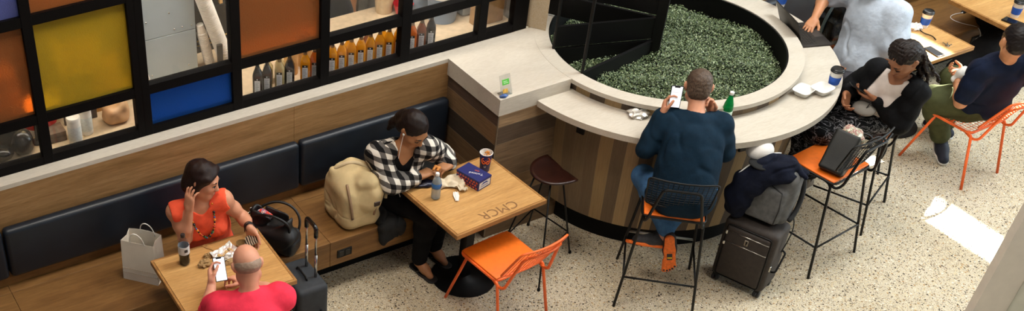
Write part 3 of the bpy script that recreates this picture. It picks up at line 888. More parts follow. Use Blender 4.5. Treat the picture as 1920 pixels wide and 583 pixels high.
def hand_prims(S, W, d, n, side, curl=(.5, .6, .4), sc=1.0, thumb=(.6, .7, .35), curls=None, spread=.12):
    d = nrm(d); n = V3(n); n = nrm(n-d*(n@d))
    t = np.cross(d, n) if side == 'R' else np.cross(n, d)
    W = V3(W)
    S.el(W+d*.05*sc, np.array([.037, .05, .0145])*sc, np.stack([t, d, n], 1), k=.018)
    tips = []
    for i, (off, ml, fl) in enumerate(((.029, .088, 1.0), (.0095, .092, 1.1), (-.0105, .088, 1.02), (-.029, .079, .8))):
        c = curls[i] if curls else curl
        K = W+(d*ml+t*off)*sc
        S.rc(W+(d*.012+t*off*.55)*sc, K, .0125*sc, .0105*sc, k=.014)
        dd = nrm(d+t*spread*off/.03); p = K; ang = 0; rad = .0093*sc*(1 if i < 3 else .88)
        for q, L in enumerate((.043, .027, .021)):
            ang += c[q]
            v = dd*math.cos(ang)+n*math.sin(ang)
            p2 = p+v*L*fl*sc
            S.rc(p, p2, rad, rad*.9, k=.003); rad *= .9; p = p2
        tips.append(p)
    b = W+(d*.022+t*.026+n*.006)*sc
    v1 = nrm(d*thumb[0]+t*thumb[1]+n*thumb[2]); p1 = b+v1*.042*sc
    v2 = nrm(d*(thumb[0]+.35)+t*(thumb[1]-.45)+n*(thumb[2]+.1)); p2 = p1+v2*.03*sc; p3 = p2+nrm(v2+d*.1)*.025*sc
    S.rc(W+d*.012*sc, b, .016*sc, .0155*sc, k=.02)
    S.rc(b, p1, .0145*sc, .0115*sc, k=.014); S.rc(p1, p2, .0112*sc, .01*sc, k=.004); S.rc(p2, p3, .01*sc, .0085*sc, k=.004)
    tips.append(p3)
    return tips

class Person:
    def __init__(s, label, J, base, headf, headu, sc=1.0, male=True, skinmat=None, girth=1.0, bust=0, hands=None, res=.0055, hsc=1.0, ears=True, feet=True, bare=False, facefull=1.0, belly=0):
        s.J = J = {k: V3(v) for k, v in J.items()}
        s.sc = sc; s.root = thing('person', label, 'person', base); s.res = res
        s.base = V3(base); s.male = male
        u = nrm(J['N']-J['P']); r = J['SR']-J['SL']; r = nrm(r-u*(r@u)); f = np.cross(u, r)
        s.u, s.r, s.f = u, r, f; s.A = np.stack([r, f, u], 1)
        hw = .085*sc
        J.setdefault('HL', J['P']-r*hw-u*.015); J.setdefault('HR', J['P']+r*hw-u*.015)
        s.g = girth; s.bust = bust; s.belly = belly
        s.hA = frame(headf, headu); s.hsc = hsc
        S = SDF()
        s.torso(S); s.arm(S, 'L'); s.arm(S, 'R'); s.leg(S, 'L'); s.leg(S, 'R')
        # neck
        S.rc(J['N']-u*.02, J['H']+s.hA@np.array([0, -.022, -.05])*hsc, .056*sc*(1 if male else .86), .052*sc*(1 if male else .84), k=.03)
        s.T = head_prims(S, J['H'], s.hA, hsc, male, ears, facefull)
        s.tips = {}
        for side, h in (hands or {}).items():
            s.tips[side] = hand_prims(S, J['W'+side], side=side, **h)
        if feet:
            for q in 'LR':
                if 'T'+q in J: S.chain([J['A'+q], J['A'+q]*.5+J['T'+q]*.5, J['T'+q]], [.036, .033, .024], k=.03) if bare else S.chain([J['A'+q], J['A'+q]*.75+J['T'+q]*.25], [.034, .028], k=.03)
        s.body = sdf_obj(S, res, 'body', skinmat, None)
        s.put(s.body)
    def put(s, o, parent=None):
        o.parent = parent or s.root
        if parent is None: o.matrix_parent_inverse = Matrix.Translation(s.root.location).inverted()
        return o
    def torso(s, S, x=0.0, k=.05, full=True):
        J, g, sc, A = s.J, s.g, s.sc, s.A; P, N, u, f, r = J['P'], J['N'], s.u, s.f, s.r
        L = np.linalg.norm(N-P)
        S.el(P+u*.02, np.array([.155*g, .118*g, .115])*sc, A, k=k)
        S.el(P+u*L*.38+f*s.belly*.5, np.array([.140*g, .108*g+s.belly, .16])*sc, A, k=k)
        S.el(P+u*L*.68+f*.005, np.array([.158*g, .115*g, .165])*sc, A, k=k)
        for q in 'LR':
            S.rc(P+u*L*.80+(J['S'+q]-N)*.35, J['S'+q], .07*sc, .056*sc*g**.5, k=k)
            S.rc(N-u*.025, J['S'+q]+u*.0, .045*sc, .05*sc, k=k)
        if s.bust:
            for q in (-1, 1):
                S.el(P+u*L*.62+f*.085*g+r*q*.072, np.array([.062, .055, .06])*s.bust, A, k=.03)
    def arm(s, S, q, t0=0., t1=1., thick=1.0, k=.03, fore=True, upto=1.0):
        J, sc = s.J, s.sc; g = s.g**.5
        a, b, c = J['S'+q], J['E'+q], J['W'+q]
        m = .5*a+.5*b
        S.rc(a, m, .052*sc*g*thick, .046*sc*g*thick, k=k)
        if upto > .5: S.rc(m, m+(b-m)*min(1, (upto-.5)*2), .046*sc*g*thick, .040*sc*g*thick, k=k)
        if fore and upto >= 1:
            e = b+(c-b)*.35; c2 = b+(c-b)*fore if fore is not True else c
            if fore is True or fore > .35:
                S.rc(b, e, .040*sc*thick, .041*sc*thick, k=k); S.rc(e, c2, .041*sc*thick, (.027*sc if fore is True else .034*sc)*thick, k=k)
            else: S.rc(b, c2, .04*sc*thick, .041*sc*thick, k=k)
    def leg(s, S, q, thick=1.0, k=.04, upto=2.0):
        J, sc = s.J, s.sc; g = s.g**.6
        h, kn, an = J['H'+q], J['K'+q], J['A'+q]
        m = .5*h+.5*kn
        S.rc(h, m, .088*sc*g*thick, .078*sc*g*thick, k=k)
        e = kn if upto >= 1 else m+(kn-m)*max(0, (upto-.5)*2)
        S.rc(m, e, .078*sc*g*thick, .058*sc*g*thick, k=k)
        if upto > 1:
            c = kn+(an-kn)*.3; e2 = kn+(an-kn)*(upto-1)
            if upto-1 > .3:
                S.rc(kn, c, .056*sc*thick, .056*sc*thick, k=k); S.rc(c, e2, .056*sc*thick, (.056+( .036-.056)*((upto-1-.3)/.7))*sc*max(thick, 1)**1.6, k=k)
            else: S.rc(kn, e2, .056*sc*thick, .056*sc*thick, k=k)
    def top(s, m, name='shirt', boxy=0, sleeve=(1, True), iso=.009, hem=-.05, neck=.055, thick=1.08, wr=.0035, wf=38, seed=1, res=None, vneck=None, open_front=None, extra=None, sleeves=True, strap=None, hip=True):
        J = s.J; S = SDF(); s.torso(S)
        if hip:
            for q in 'LR': S.rc(J['H'+q], J['H'+q]+(J['K'+q]-J['H'+q])*.25, .09*s.sc*s.g**.6, .088*s.sc*s.g**.6, k=.04)
        if boxy:
            L = np.linalg.norm(J['N']-J['P']); S.el(J['P']+s.u*L*.35, np.array([.165*s.g, .118*s.g, .30])*s.sc*boxy, s.A, k=.05)
        if extra: extra(S)
        # neckline
        c = J['N']+s.u*.01
        S.rc(c-s.u*0, c+s.u*.12+s.f*.0, neck, neck*1.5, k=.006, op='-')
        if vneck: S.rc(c+s.f*.06, c+s.f*(.10)-s.u*vneck, neck*.9, .012, k=.006, op='-')
        if strap:
            for q in 'LR':
                v = J['S'+q]-J['N']; S.rc(J['S'+q]+v*strap[0]+s.u*.01, J['S'+q]+v*strap[0]-s.u*.10, strap[1], strap[1]*.9, k=.004, op='-')
        if open_front: S.bx(c-s.u*.25+s.f*.14, np.array([open_front, .13, .32]), .005, s.A, k=.008, op='-')
        if sleeves:
            for q in 'LR': s.arm(S, q, thick=thick, upto=sleeve[0], fore=sleeve[1])
        S.half(J['P']+s.u*hem, -s.u)
        o = sdf_obj(S, res or s.res, name, m, None, folds(wr, wf, seed), iso); return s.put(o)
    def pants(s, m, name='trousers', upto=1.9, iso=.008, waist=.07, thick=1.06, wr=.003, wf=34, seed=2, res=None):
        J = s.J; S = SDF(); P, u = J['P'], s.u; g = s.g
        S.el(P+u*.02, np.array([.155*g, .118*g, .115])*s.sc, s.A, k=.05)
        for q in 'LR': s.leg(S, q, thick=thick, upto=upto if not isinstance(upto, dict) else upto[q])
        o = sdf_obj(S, res or s.res, name, m, None, folds(wr, wf, seed), iso); return s.put(o)
    def eyes(s, gaze='open', brow='#2a1c14', lips=None):
        T, A, sc = s.T, s.hA, s.hsc
        for q in (-1, 1):
            if gaze == 'open':
                S = SDF(); S.el(T(q*.031, .0865, .0), np.array([.0135, .0075, .0058])*sc, A)
                e = s.put(sdf_obj(S, .002, 'eye', M_eyew))
                S = SDF(); S.el(T(q*.031+.004, .0925, -.0005), np.array([.0062, .0035, .0062])*sc, A)
                s.put(sdf_obj(S, .0014, 'iris', M_iris), e)
            S = SDF(); zz = .006 if gaze == 'open' else -.004
            S.chain([T(q*.017, .0905, zz-.003), T(q*.031, .0935, zz+(.002 if gaze == 'open' else -.003)), T(q*.046, .083, zz-.003)], [.0022*sc, .0032*sc, .002*sc], k=.002)
            s.put(sdf_obj(S, .0015, 'eyelash', M_lash))
            S = SDF(); S.chain([T(q*.014, .0935, .022), T(q*.032, .0935, .0285), T(q*.049, .078, .024)], [.0034*sc, .0042*sc, .002*sc], k=.003)
            s.put(sdf_obj(S, .0018, 'eyebrow', hairmat('brow_'+brow.strip('#'), brow)))
        S = SDF(); S.chain([T(-.021, .0885, -.0625), T(0, .0995, -.0585), T(.021, .0885, -.0625)], [.0025*sc, .0042*sc, .0025*sc], k=.003)
        S.chain([T(-.018, .088, -.0675), T(0, .098, -.0715), T(.018, .088, -.0675)], [.0025*sc, .0048*sc, .0025*sc], k=.003)
        lc = lips or '#a5584c'
        s.put(sdf_obj(S, .0018, 'lips', plain('lips_'+lc.strip('#'), lc, .45)))
    def hair(s, m, build, name='hair', res=.004, disp=None):
        S = SDF(); build(S, s.T, s.hA, s.hsc)
        return s.put(sdf_obj(S, res, name, m, None, disp))
    def shoe(s, q, m, msole, sn=(0, 0, -1), name='shoe', toes=False, res=.004, w=1.0):
        """closed shoe: upper and sole; sn is the direction the sole faces"""
        J = s.J; a, t = J['A'+q], J['T'+q]; sn = nrm(sn)
        d = t-a; d = nrm(d-sn*(d@sn)); sd = np.cross(d, sn)
        base = a+sn*.055
        heel = base-d*.045; toe = base+d*.185
        S = SDF()
        S.rc(a+(-sn)*.03, a, .042, .042, k=.02)
        S.chain([heel-sn*.03, base+d*.06-sn*.03, toe-d*.03-sn*.02], [.036*w, .043*w, .036*w], k=.03)
        S.half(base+sn*.002, sn)
        o = s.put(sdf_obj(S, res, name, m, None, wob(.001, 90, 4)))
        S = SDF(); Mx = np.stack([d, sd, sn], 1)
        if toes:
            S.chain([heel+d*.01, base+d*.05, base+d*.12], [.033, .036, .040], k=.02)
            k2 = [S.p]
            for i, (off, ln, rr) in enumerate(((-.034, .205, .016), (-.015, .208, .0125), (.001, .202, .0115), (.016, .192, .011), (.030, .176, .0105))):
                sg = 1 if q == 'R' else -1
                S.rc(base+d*.13+sd*off*sg, base+d*ln+sd*off*1.12*sg, rr*.9, rr, k=.004)
        else:
            S.chain([heel, base+d*.06, toe-d*.03], [.037*w, .045*w, .038*w], k=.03)
        S.half(base+sn*.014, sn); S.half(base-sn*.010, -sn)
        so = sdf_obj(S, .003 if toes else res, 'sole', msole); so.parent = o
        return o, base, d, sd, sn

def part_curve(name, pts, r, m, person, n=6):
    mb = MB(); mb.tube(pts, r, n); return person.put(mb.build(name, m, None, True))
SK_light = skin('skin_light', '#c98f70'); SK_tan = skin('skin_tan', '#bd855f'); SK_brown = skin('skin_brown', '#a5744f'); SK_deep = skin('skin_deep', '#9c6a4b'); SK_pale = skin('skin_pale', '#d3987c')
# ------------------------------------------------------------------ man in teal at the bar
f2 = np.array([.663, .748, 0]); r2 = np.array([.748, -.663, 0])
N = V3((5.325, 4.63, 1.285))
m2 = Person('man in dark teal long sleeved top and jeans seated at the round bar', dict(
    P=(5.155, 4.42, .845), N=N, H=(5.412, 4.742, 1.43), SL=N-r2*.165+f2*.02-V3((0, 0, .05)), SR=N+r2*.165+f2*.02-V3((0, 0, .05)),
    EL=(5.065, 4.73, 1.06), WL=(5.175, 4.765, 1.275), ER=(5.49, 4.475, 1.06), WR=(5.475, 4.64, 1.275),
    KL=(5.17, 4.80, .77), KR=(5.50, 4.585, .785), AL=(5.26, 4.53, .37), AR=(5.22, 4.58, .37), TL=(5.28, 4.50, .19), TR=(5.09, 4.58, .28)),
    (5.17, 4.44, 0), (.58, .68, -.42), (.3, .35, .9), skinmat=SK_light, girth=1.12, facefull=1.06,
    hands=dict(L=dict(d=(.30, .30, .9), n=(.6, -.75, .1), curl=(.55, .7, .5), thumb=(.75, .45, .5)), R=dict(d=(-.25, .35, .9), n=(-.75, -.1, .2), curl=(.9, 1.1, .7))))
M_teal = cloth('teal_knit', '#0a2131', .15, .3)
m2.top(M_teal, 'sweater', sleeve=(1, .86), hem=-.115, iso=.016, seed=3, wr=.004, boxy=1.0, neck=.062)
M_jean = cloth('blue_denim', '#3f6690', .22, .4)
m2.pants(M_jean, 'jeans', upto=1.84, seed=4)
def h_m2(S, T, A, s):
    S.el(T(0, -.018, .030), np.array([.081, .100, .090])*s, A)
    S.el(T(0, -.05, -.03), np.array([.07, .06, .06])*s, A, k=.03)
    S.half(T(0, .062, .02), A@np.array([0, 1, .25])); S.half(T(0, .0, -.075), A@np.array([0, .3, -1]))
    for q in (-1, 1): S.el(T(q*.085, -.012, -.004), np.array([.03, .026, .036])*s, A, k=.006, op='-')
m2.hair(hairmat('short_brown_hair', '#33271f', '#6e5b4c'), h_m2, disp=wob(.0012, 240, 5)); m2.eyes('down')
M_osole = plain('orange_sole', '#f0701e', .6, 0, .2, 60); M_grup = plain('grey_shoe_upper', '#2b2a2c', .7, 0, .3, 60)
for q in 'LR':
    o, b, d, sd, sn = m2.shoe(q, M_grup, M_osole, (-.66, -.72, .12) if q == 'L' else (-.35, -.35, -.85), 'toe_shoe', True)
    for i, (off, ln) in enumerate(((-.034, .200), (-.015, .204), (.001, .198), (.016, .188), (.030, .172))):
        p = b+d*ln+sd*off*1.1*(1 if q == 'R' else -1)+sn*.0135
        Mx = Matrix.Translation(p) @ Matrix(np.stack([sd, d, sn], 1).tolist()).to_4x4()
        mb = MB(); mb.lathe([(0, .002), (.0065, .001), (.0075, -.002)], 10, M=Mx)
        mb.build('toe_pad', plain('tread_pad', '#322f30', .7), None).parent = o
    Mx = Matrix.Translation(b+d*.095+sn*.0145) @ Matrix(np.stack([sd, d, sn], 1).tolist()).to_4x4()
    mb = MB(); mb.box(-.018, .018, -.026, .022, -.003, .002, .002, Mx)
    mb.build('tread_pad', plain('tread_pad', '#322f30', .7), None).parent = o
    mb = MB(); mb.box(-.016, .016, .0, .012, -.002, .0035, .002, Mx)
    pd = mb.build('yellow_badge', plain('sole_badge', '#e0b21c', .5)); pd.parent = o
mb = MB(); wj = m2.J['WL']; wd = nrm(wj-m2.J['EL'])
Mx = Matrix.Translation(wj-wd*.012) @ Vector(wd).to_track_quat('Z', 'Y').to_matrix().to_4x4()
mb.lathe([(.031, -.012), (.034, -.011), (.034, .011), (.031, .012)], 20, M=Mx, sy=.9); mb.box(-.02, .02, -.040, -.030, -.018, .018, .004, Mx)
m2.put(mb.build('wrist_watch', M_black, None, True))

# ------------------------------------------------------------------ woman in the orange sleeveless top
w1 = Person('woman in an orange sleeveless top and bead necklace sitting on the banquette', dict(
    P=(2.36, 5.80, .55), N=(2.25, 5.62, 1.03), H=(2.283, 5.625, 1.195), SR=(2.10, 5.655, .985), SL=(2.395, 5.575, 1.03),
    ER=(2.125, 5.60, .795), WR=(2.155, 5.565, 1.045), EL=(2.535, 5.59, .825), WL=(2.505, 5.43, .865),
    KL=(2.36, 5.37, .53), KR=(2.10, 5.42, .53), AL=(2.33, 5.36, .09), AR=(2.08, 5.40, .09), TL=(2.33, 5.22, .03), TR=(2.07, 5.26, .03)),
    (2.36, 5.80, 0), (.66, -.62, -.28), (.08, .05, 1), sc=.93, male=False, skinmat=SK_light, girth=1.08, bust=1.0, hsc=1.02, facefull=1.06,
    hands=dict(R=dict(d=(.12, .02, 1), n=(.8, .3, -.1), curl=(.35, .75, .6), thumb=(.6, .6, .5)), L=dict(d=(.15, -.2, -.95), n=(-.7, -.6, 0), curl=(.3, .5, .4))))
w1.top(cloth('coral_cloth', '#ee5a3c', .1, .25), 'sleeveless_top', sleeves=False, strap=(.33, .075), neck=.075, vneck=.045, hem=-.06, iso=.008, seed=6, wr=.003, boxy=.97, res=.0042)
w1.pants(cloth('grey_denim', '#3c4a5a', .22, .4), 'jeans', upto=1.9)
def h_w1(S, T, A, s):
    S.el(T(0, -.02, .032), np.array([.088, .104, .093])*s, A)
    S.el(T(0, -.06, -.045), np.array([.082, .062, .085])*s, A, k=.03)
    for q in (-1, 1): S.rc(T(q*.075, .012, .04), T(q*.078, -.015, -.085), .024*s, .020*s, k=.02)
    S.rc(T(-.04, .055, .085), T(.065, .050, .055), .020*s, .016*s, k=.03)
    S.el(T(0, .108, -.025), np.array([.074, .066, .108])*s, A, k=.01, op='-')
M_bob = hairmat('dark_brown_bob', '#120907', '#2e1710')
w1.hair(M_bob, h_w1, disp=wob(.0022, 130, 7)); w1.eyes('open', '#3a241a', '#b0584c')
# bead necklace
bc = [plain('bead_'+n, c, .25) for n, c in (('blue', '#2b5f9c'), ('amber', '#c9761a'), ('black', '#1a1414'), ('red', '#b3301c'), ('green', '#3f6a3a'))]
mb = MB(); J = w1.J; cN = J['N']
def chest(side, t):
    # falls from the neck sides to the middle of the chest
    x = .075*side*(1-t**2.2); z = .02-.235*t; y = .045+.105*math.sin(min(1, t*1.25)*PI/2)
    return cN+w1.r*x*-1+w1.u*z+w1.f*y
for side in (-1, 1):
    for i in range(17):
        p = chest(side, i/16.5); mi = [0, 1, 2, 1, 3, 1, 2, 4][(i+(side > 0)*3) % 8]
        q0 = len(mb.bm.faces); bmesh.ops.create_uvsphere(mb.bm, u_segments=10, v_segments=7, radius=.0065 if i % 3 else .0095, matrix=Matrix.Translation(p))
        mb.bm.faces.ensure_lookup_table()
        for fc in mb.bm.faces[q0:]: fc.material_index = mi
w1.put(mb.build('bead_necklace', bc, None, True))
mb = MB(); wd = nrm(J['WL']-J['EL']); Mx = Matrix.Translation(J['WL']-wd*.01) @ Vector(wd).to_track_quat('Z', 'Y').to_matrix().to_4x4()
for k in (-.016, 0, .014): mb.lathe([(.0285, k-.005), (.0325, k), (.0285, k+.005)], 20, M=Mx)
w1.put(mb.build('wristband', plain('black_band', '#16110f', .5), None, True))

# ------------------------------------------------------------------ bald man in red
m1 = Person('bald man in a red t-shirt sitting at the left table with a phone', dict(
    P=(2.10, 4.50, .56), N=(2.165, 4.735, .985), H=(2.192, 4.805, 1.14), SL=(2.0, 4.775, .915), SR=(2.335, 4.665, .935),
    EL=(1.985, 4.93, .775), WL=(2.075, 5.075, .825), ER=(2.40, 4.84, .80), WR=(2.285, 5.03, .80),
    KL=(2.05, 4.90, .54), KR=(2.28, 4.84, .54), AL=(2.05, 4.86, .09), AR=(2.28, 4.80, .09), TL=(2.06, 5.0, .03), TR=(2.29, 4.94, .03)),
    (2.10, 4.50, 0), (.18, .80, -.55), (.06, .45, .9), skinmat=SK_pale, girth=1.16, facefull=1.08, hsc=1.03,
    hands=dict(L=dict(d=(.25, .75, .5), n=(.85, -.25, .15), curl=(.6, .8, .6), thumb=(.7, .4, .5)), R=dict(d=(-.6, .75, .05), n=(-.3, -.2, -.8), curls=[(.15, .2, .1), (.7, .9, .6), (.9, 1.0, .7), (1.0, 1.0, .7)])))
m1.top(cloth('red_jersey', '#e83850', .08, .25), 't_shirt', sleeve=(.86, False), thick=1.3, hem=-.08, iso=.014, seed=9, wr=.0045, boxy=1.0, neck=.058)
m1.pants(cloth('dark_shorts', '#22252d', .15), 'shorts', upto=.98, thick=1.1)
def h_m1(S, T, A, s):
    S.el(T(0, -.022, .004), np.array([.0795, .092, .062])*s, A)
    S.half(T(0, .03, 0), A@np.array([0, 1, .0])); S.half(T(0, 0, .03), A@np.array([0, .35, 1])); S.half(T(0, .0, -.06), A@np.array([0, .2, -1]))
    for q in (-1, 1): S.el(T(q*.085, -.010, -.004), np.array([.03, .026, .036])*s, A, k=.006, op='-')
m1.hair(hairmat('grey_stubble', '#8d7666', '#a58c7a'), h_m1, 'hair_fringe', disp=wob(.001, 300, 5)); m1.eyes('down', '#8a7a6c')

# ------------------------------------------------------------------ woman in the checked shirt
w2 = Person('woman in a black and white checked shirt and earphones eating on the banquette', dict(
    P=(3.70, 5.80, .555), N=(3.735, 5.57, 1.01), H=(3.775, 5.535, 1.155), SR=(3.59, 5.665, .945), SL=(3.875, 5.53, .985),
    ER=(3.60, 5.50, .785), WR=(3.79, 5.455, .812), EL=(4.09, 5.63, .80), WL=(4.055, 5.475, .812),
    KR=(3.83, 5.38, .54), KL=(3.98, 5.44, .54), AR=(3.825, 5.42, .085), AL=(4.0, 5.50, .085), TR=(3.845, 5.30, .025), TL=(4.02, 5.38, .025)),
    (3.70, 5.80, 0), (.13, -.79, -.56), (.10, -.45, .87), sc=.96, male=False, bare=True, skinmat=SK_brown, girth=1.14, bust=1.1, hsc=1.02, facefull=1.08,
    hands=dict(R=dict(d=(.92, .1, .12), n=(.1, .1, -.95), curl=(.7, .9, .6), thumb=(.85, .3, .25)), L=dict(d=(-.95, -.15, .1), n=(-.1, .1, -.95), curl=(.75, .9, .6), thumb=(.85, .3, .25))))
def plaid():
    t = NT('checked_cloth'); tc = t.n('ShaderNodeTexCoord')
    def band(vec, per):
        d = t.n('ShaderNodeVectorMath', operation='DOT_PRODUCT'); t.l(tc.outputs['Object'], d.inputs[0]); d.inputs[1].default_value = tuple(vec)
        return t.math('GREATER_THAN', t.math('FRACT', t.math('MULTIPLY', d.outputs['Value'], 1/per)), .5)
    a = band(nrm(w2.r+w2.f*.45), .066); b = band(nrm(w2.u-w2.f*.5), .066)
    sm = t.math('MULTIPLY', t.math('ADD', a, b), .5)
    c = t.ramp(sm, [(0, '#d9d3c8'), (.3, '#5d5955'), (.8, '#131213')], 'CONSTANT')
    n = t.noise(t.coords(), 30, 3)
    t.bsdf(c, .85, 0, t.bump(n, .35, .012), spec=.15); return t.m
w2.top(cloth('black_tank', '#0c0b0c', .2), 'tank_top', sleeves=False, strap=(.2, .08), neck=.09, vneck=.085, hem=-.05, iso=.005, hip=False)
w2.top(plaid(), 'checked_shirt', sleeve=(1, .8), thick=1.2, iso=.016, hem=-.12, neck=.085, open_front=.075, wr=.005, seed=12, boxy=1.02)
M_btr = cloth('black_trousers', '#0e0d0e', .25)
w2.pants(M_btr, 'trousers', upto=1.93, thick=1.12, iso=.012)
def h_w2(S, T, A, s):
    S.el(T(0, -.022, .030), np.array([.086, .104, .094])*s, A)
    S.el(T(0, -.06, -.03), np.array([.078, .06, .08])*s, A, k=.03)
    S.el(T(0, -.115, -.03), np.array([.05, .045, .06])*s, A, k=.03)
    S.chain([T(0, -.11, -.05), T(.01, -.125, -.13), T(.02, -.12, -.20)], [.036*s, .03*s, .016*s], k=.03)
    S.half(T(0, .070, .06), A@np.array([0, 1, -.25]))
    S.el(T(0, .10, -.045), np.array([.075, .07, .098])*s, A, k=.01, op='-')
    for q in (-1, 1): S.el(T(q*.09, .0, -.014), np.array([.03, .020, .028])*s, A, k=.006, op='-')
M_bhair = hairmat('black_hair', '#0c0807', '#2a1a14')
w2.hair(M_bhair, h_w2, disp=wob(.0014, 160, 8)); w2.eyes('down', '#1a100c', '#9a5548')
for q in (1, -1):
    a = w2.T(q*.085, .004, -.012); b = w2.T(q*.075, .04, -.11); c = w2.J['N']+w2.f*.13-w2.u*.10+w2.r*q*.05; d = w2.J['N']+w2.f*.17-w2.u*.24+w2.r*.0
    part_curve('earphone_cord', [Vector(p) for p in bez(a, b, c, d, 16)], .0022, M_white, w2)
    mb = MB(); bmesh.ops.create_uvsphere(mb.bm, u_segments=10, v_segments=8, radius=.0085, matrix=Matrix.Translation(a)); w2.put(mb.build('earphone', M_white, None, True))
dd = w2.J['N']+w2.f*.17-w2.u*.24
part_curve('earphone_cord', [Vector(p) for p in bez(dd, dd+V3((.02, -.04, -.08)), dd+V3((.06, .0, -.12)), dd+V3((.05, .05, -.2)), 12)], .0022, M_white, w2)
M_flip = plain('flip_flop', '#171313', .6)
for q in 'LR':
    a, t_ = w2.J['A'+q], w2.J['T'+q]; d = nrm((t_-a)*np.array([1, 1, 0])); sdv = np.array([d[1], -d[0], 0])
    S = SDF(); b0 = np.array([a[0], a[1], .008])-d*.05
    S.chain([b0, b0+d*.1, b0+d*.19], [.034, .036, .042], k=.02); S.half(b0+V3((0, 0, .008)), (0, 0, 1)); S.half(b0-V3((0, 0, .007)), (0, 0, -1))
    o = w2.put(sdf_obj(S, .004, 'flip_flop', M_flip))
    for e in (-1, 1): part_curve('toe_strap', bez(b0+d*.07+sdv*.036*e+V3((0, 0, .01)), b0+d*.1+sdv*.034*e+V3((0, 0, .05)), b0+d*.14+sdv*.012*e+V3((0, 0, .05)), b0+d*.168+V3((0, 0, .012))), .005, M_flip, w2)

# ------------------------------------------------------------------ woman in the black cardigan with braids
w3 = Person('woman with dark braids in a black cardigan and white top looking at a phone', dict(
    P=(7.0, 4.58, .855), N=(6.935, 4.425, 1.25), H=(6.875, 4.395, 1.41), SR=(6.90, 4.575, 1.22), SL=(6.965, 4.285, 1.185),
    EL=(6.90, 4.265, .955), WL=(6.855, 4.465, 1.06), ER=(6.93, 4.735, 1.02), WR=(6.745, 4.625, 1.06),
    KR=(6.60, 4.76, .80), KL=(6.57, 4.60, .80), AR=(6.62, 4.72, .37), AL=(6.60, 4.62, .36), TR=(6.48, 4.73, .30), TL=(6.46, 4.62, .29)),
    (7.0, 4.58, 0), (-.78, .05, -.62), (-.45, -.05, .88), sc=.93, male=False, skinmat=SK_deep, girth=1.06, bust=1.0, hsc=1.03, facefull=1.08,
    hands=dict(L=dict(d=(-.55, .75, .15), n=(.1, .1, .95), curl=(.3, .5, .4), thumb=(.8, .4, .4)), R=dict(d=(-.6, -.5, -.5), n=(.4, -.3, .6), curl=(.5, .7, .5))))
w3.top(cloth('white_jersey', '#d8ccc4', .08, .2), 'white_top', sleeves=False, strap=(.35, .07), neck=.075, vneck=.03, hem=-.06, iso=.007, seed=15)
M_card = cloth('black_cardigan', '#0d0d0f', .3, .5)
w3.top(M_card, 'cardigan', sleeve=(1, .9), thick=1.12, iso=.017, hem=-.14, neck=.08, open_front=.112, wr=.005, seed=16)
def marbled():
    t = NT('marbled_cloth'); v = t.coords((5, 5, 8))
    n = t.noise(v, 1.7, 5, .6, 2.2)
    c = t.ramp(n, [(.46, '#0a0a0c'), (.492, '#5e5e62'), (.50, '#b9b9bd'), (.515, '#3a3a3e'), (.55, '#0a0a0c')])
    t.bsdf(c, .8, 0, t.bump(t.noise(t.coords(), 25, 3), .4, .012), spec=.15); return t.m
w3.pants(marbled(), 'patterned_trousers', upto=1.75, thick=1.3, iso=.014, wr=.006, wf=28)
def h_w3(S, T, A, s):
    S.el(T(0, -.022, .03), np.array([.082, .100, .090])*s, A)
    S.el(T(0, -.06, -.02), np.array([.074, .06, .07])*s, A, k=.03)
    rs = np.random.RandomState(4)
    for i in range(15):                      # cornrows over the scalp
        a = -1.25+2.5*i/14
        pts = []
        for k in range(9):
            th = .35+1.75*k/8
            x = math.sin(a)*.085*math.sin(th*.9+.25); y = .082*math.cos(th)-.015; z = .03+.094*math.sin(th)*math.cos(a*.55)
            pts.append(T(x, y, z))
        S.chain(pts, [.0085*s]*9, k=.004)
    for i in range(17):                      # loose braids at the back and side
        a = -1.3+2.6*i/16
        x0, y0 = .082*math.sin(a), -.07-.045*math.cos(a)
        L = rs.uniform(.16, .27); p = T(x0, y0, -.0)
        pts = [p]
        for k in range(1, 8):
            p = p+np.array([.012+.01*rs.normal(), -.006+.008*rs.normal(), -L/7]); pts.append(p)
        S.chain(pts, [.011*s, .0095*s]*4, k=.004)
    S.el(T(0, .105, -.045), np.array([.07, .066, .098])*s, A, k=.01, op='-')
M_braid = hairmat('dark_braids', '#0e0a09', '#2b1d18')
w3.hair(M_braid, h_w3, 'braids', .0042, disp=wob(.0022, 330, 9)); w3.eyes('down', '#140c0a', '#8d4a44')
w3.put(sdf_obj(SDF().el(w3.T(.085, -.005, -.04), np.array([.004, .004, .006]), w3.hA), .0015, 'earring', M_chrome))
M_shoe3 = plain('taupe_shoe', '#5d5348', .7)
for q in 'LR': w3.shoe(q, M_shoe3, plain('pale_sole', '#b7aa96', .7))
a = w3.J['N']
part_curve('lanyard', bez(a+w3.f*.11+w3.r*.03-w3.u*.12, a+w3.f*.2-w3.u*.2, a+w3.f*.22-w3.u*.3, a+w3.f*.24-w3.u*.36, 10), .004, plain('lanyard', '#2a2422', .7), w3)

# ------------------------------------------------------------------ man in the pale blue shirt
m3 = Person('man in a loose pale blue shirt and grey shorts typing at the laptop', dict(
    P=(7.45, 5.06, .86), N=(7.47, 5.14, 1.37), H=(7.39, 5.16, 1.53), SL=(7.49, 4.97, 1.31), SR=(7.46, 5.34, 1.325),
    EL=(7.43, 4.85, 1.06), WL=(7.33, 5.05, .94), ER=(7.42, 5.53, 1.25), WR=(7.18, 5.385, 1.16),
    KL=(7.26, 5.0, .81), KR=(7.12, 5.24, .82), AL=(7.35, 5.10, .40), AR=(7.22, 5.26, .40), TL=(7.2, 5.13, .33), TR=(7.06, 5.3, .33)),
    (7.45, 5.06, 0), (-.85, .3, -.45), (-.3, .1, .95), skinmat=SK_tan, girth=1.12,
    hands=dict(R=dict(d=(-.75, -.35, -.2), n=(0, 0, -1), curl=(.3, .5, .4)), L=dict(d=(-.8, .2, -.3), n=(0, 0, -1), curl=(.3, .4, .3))))
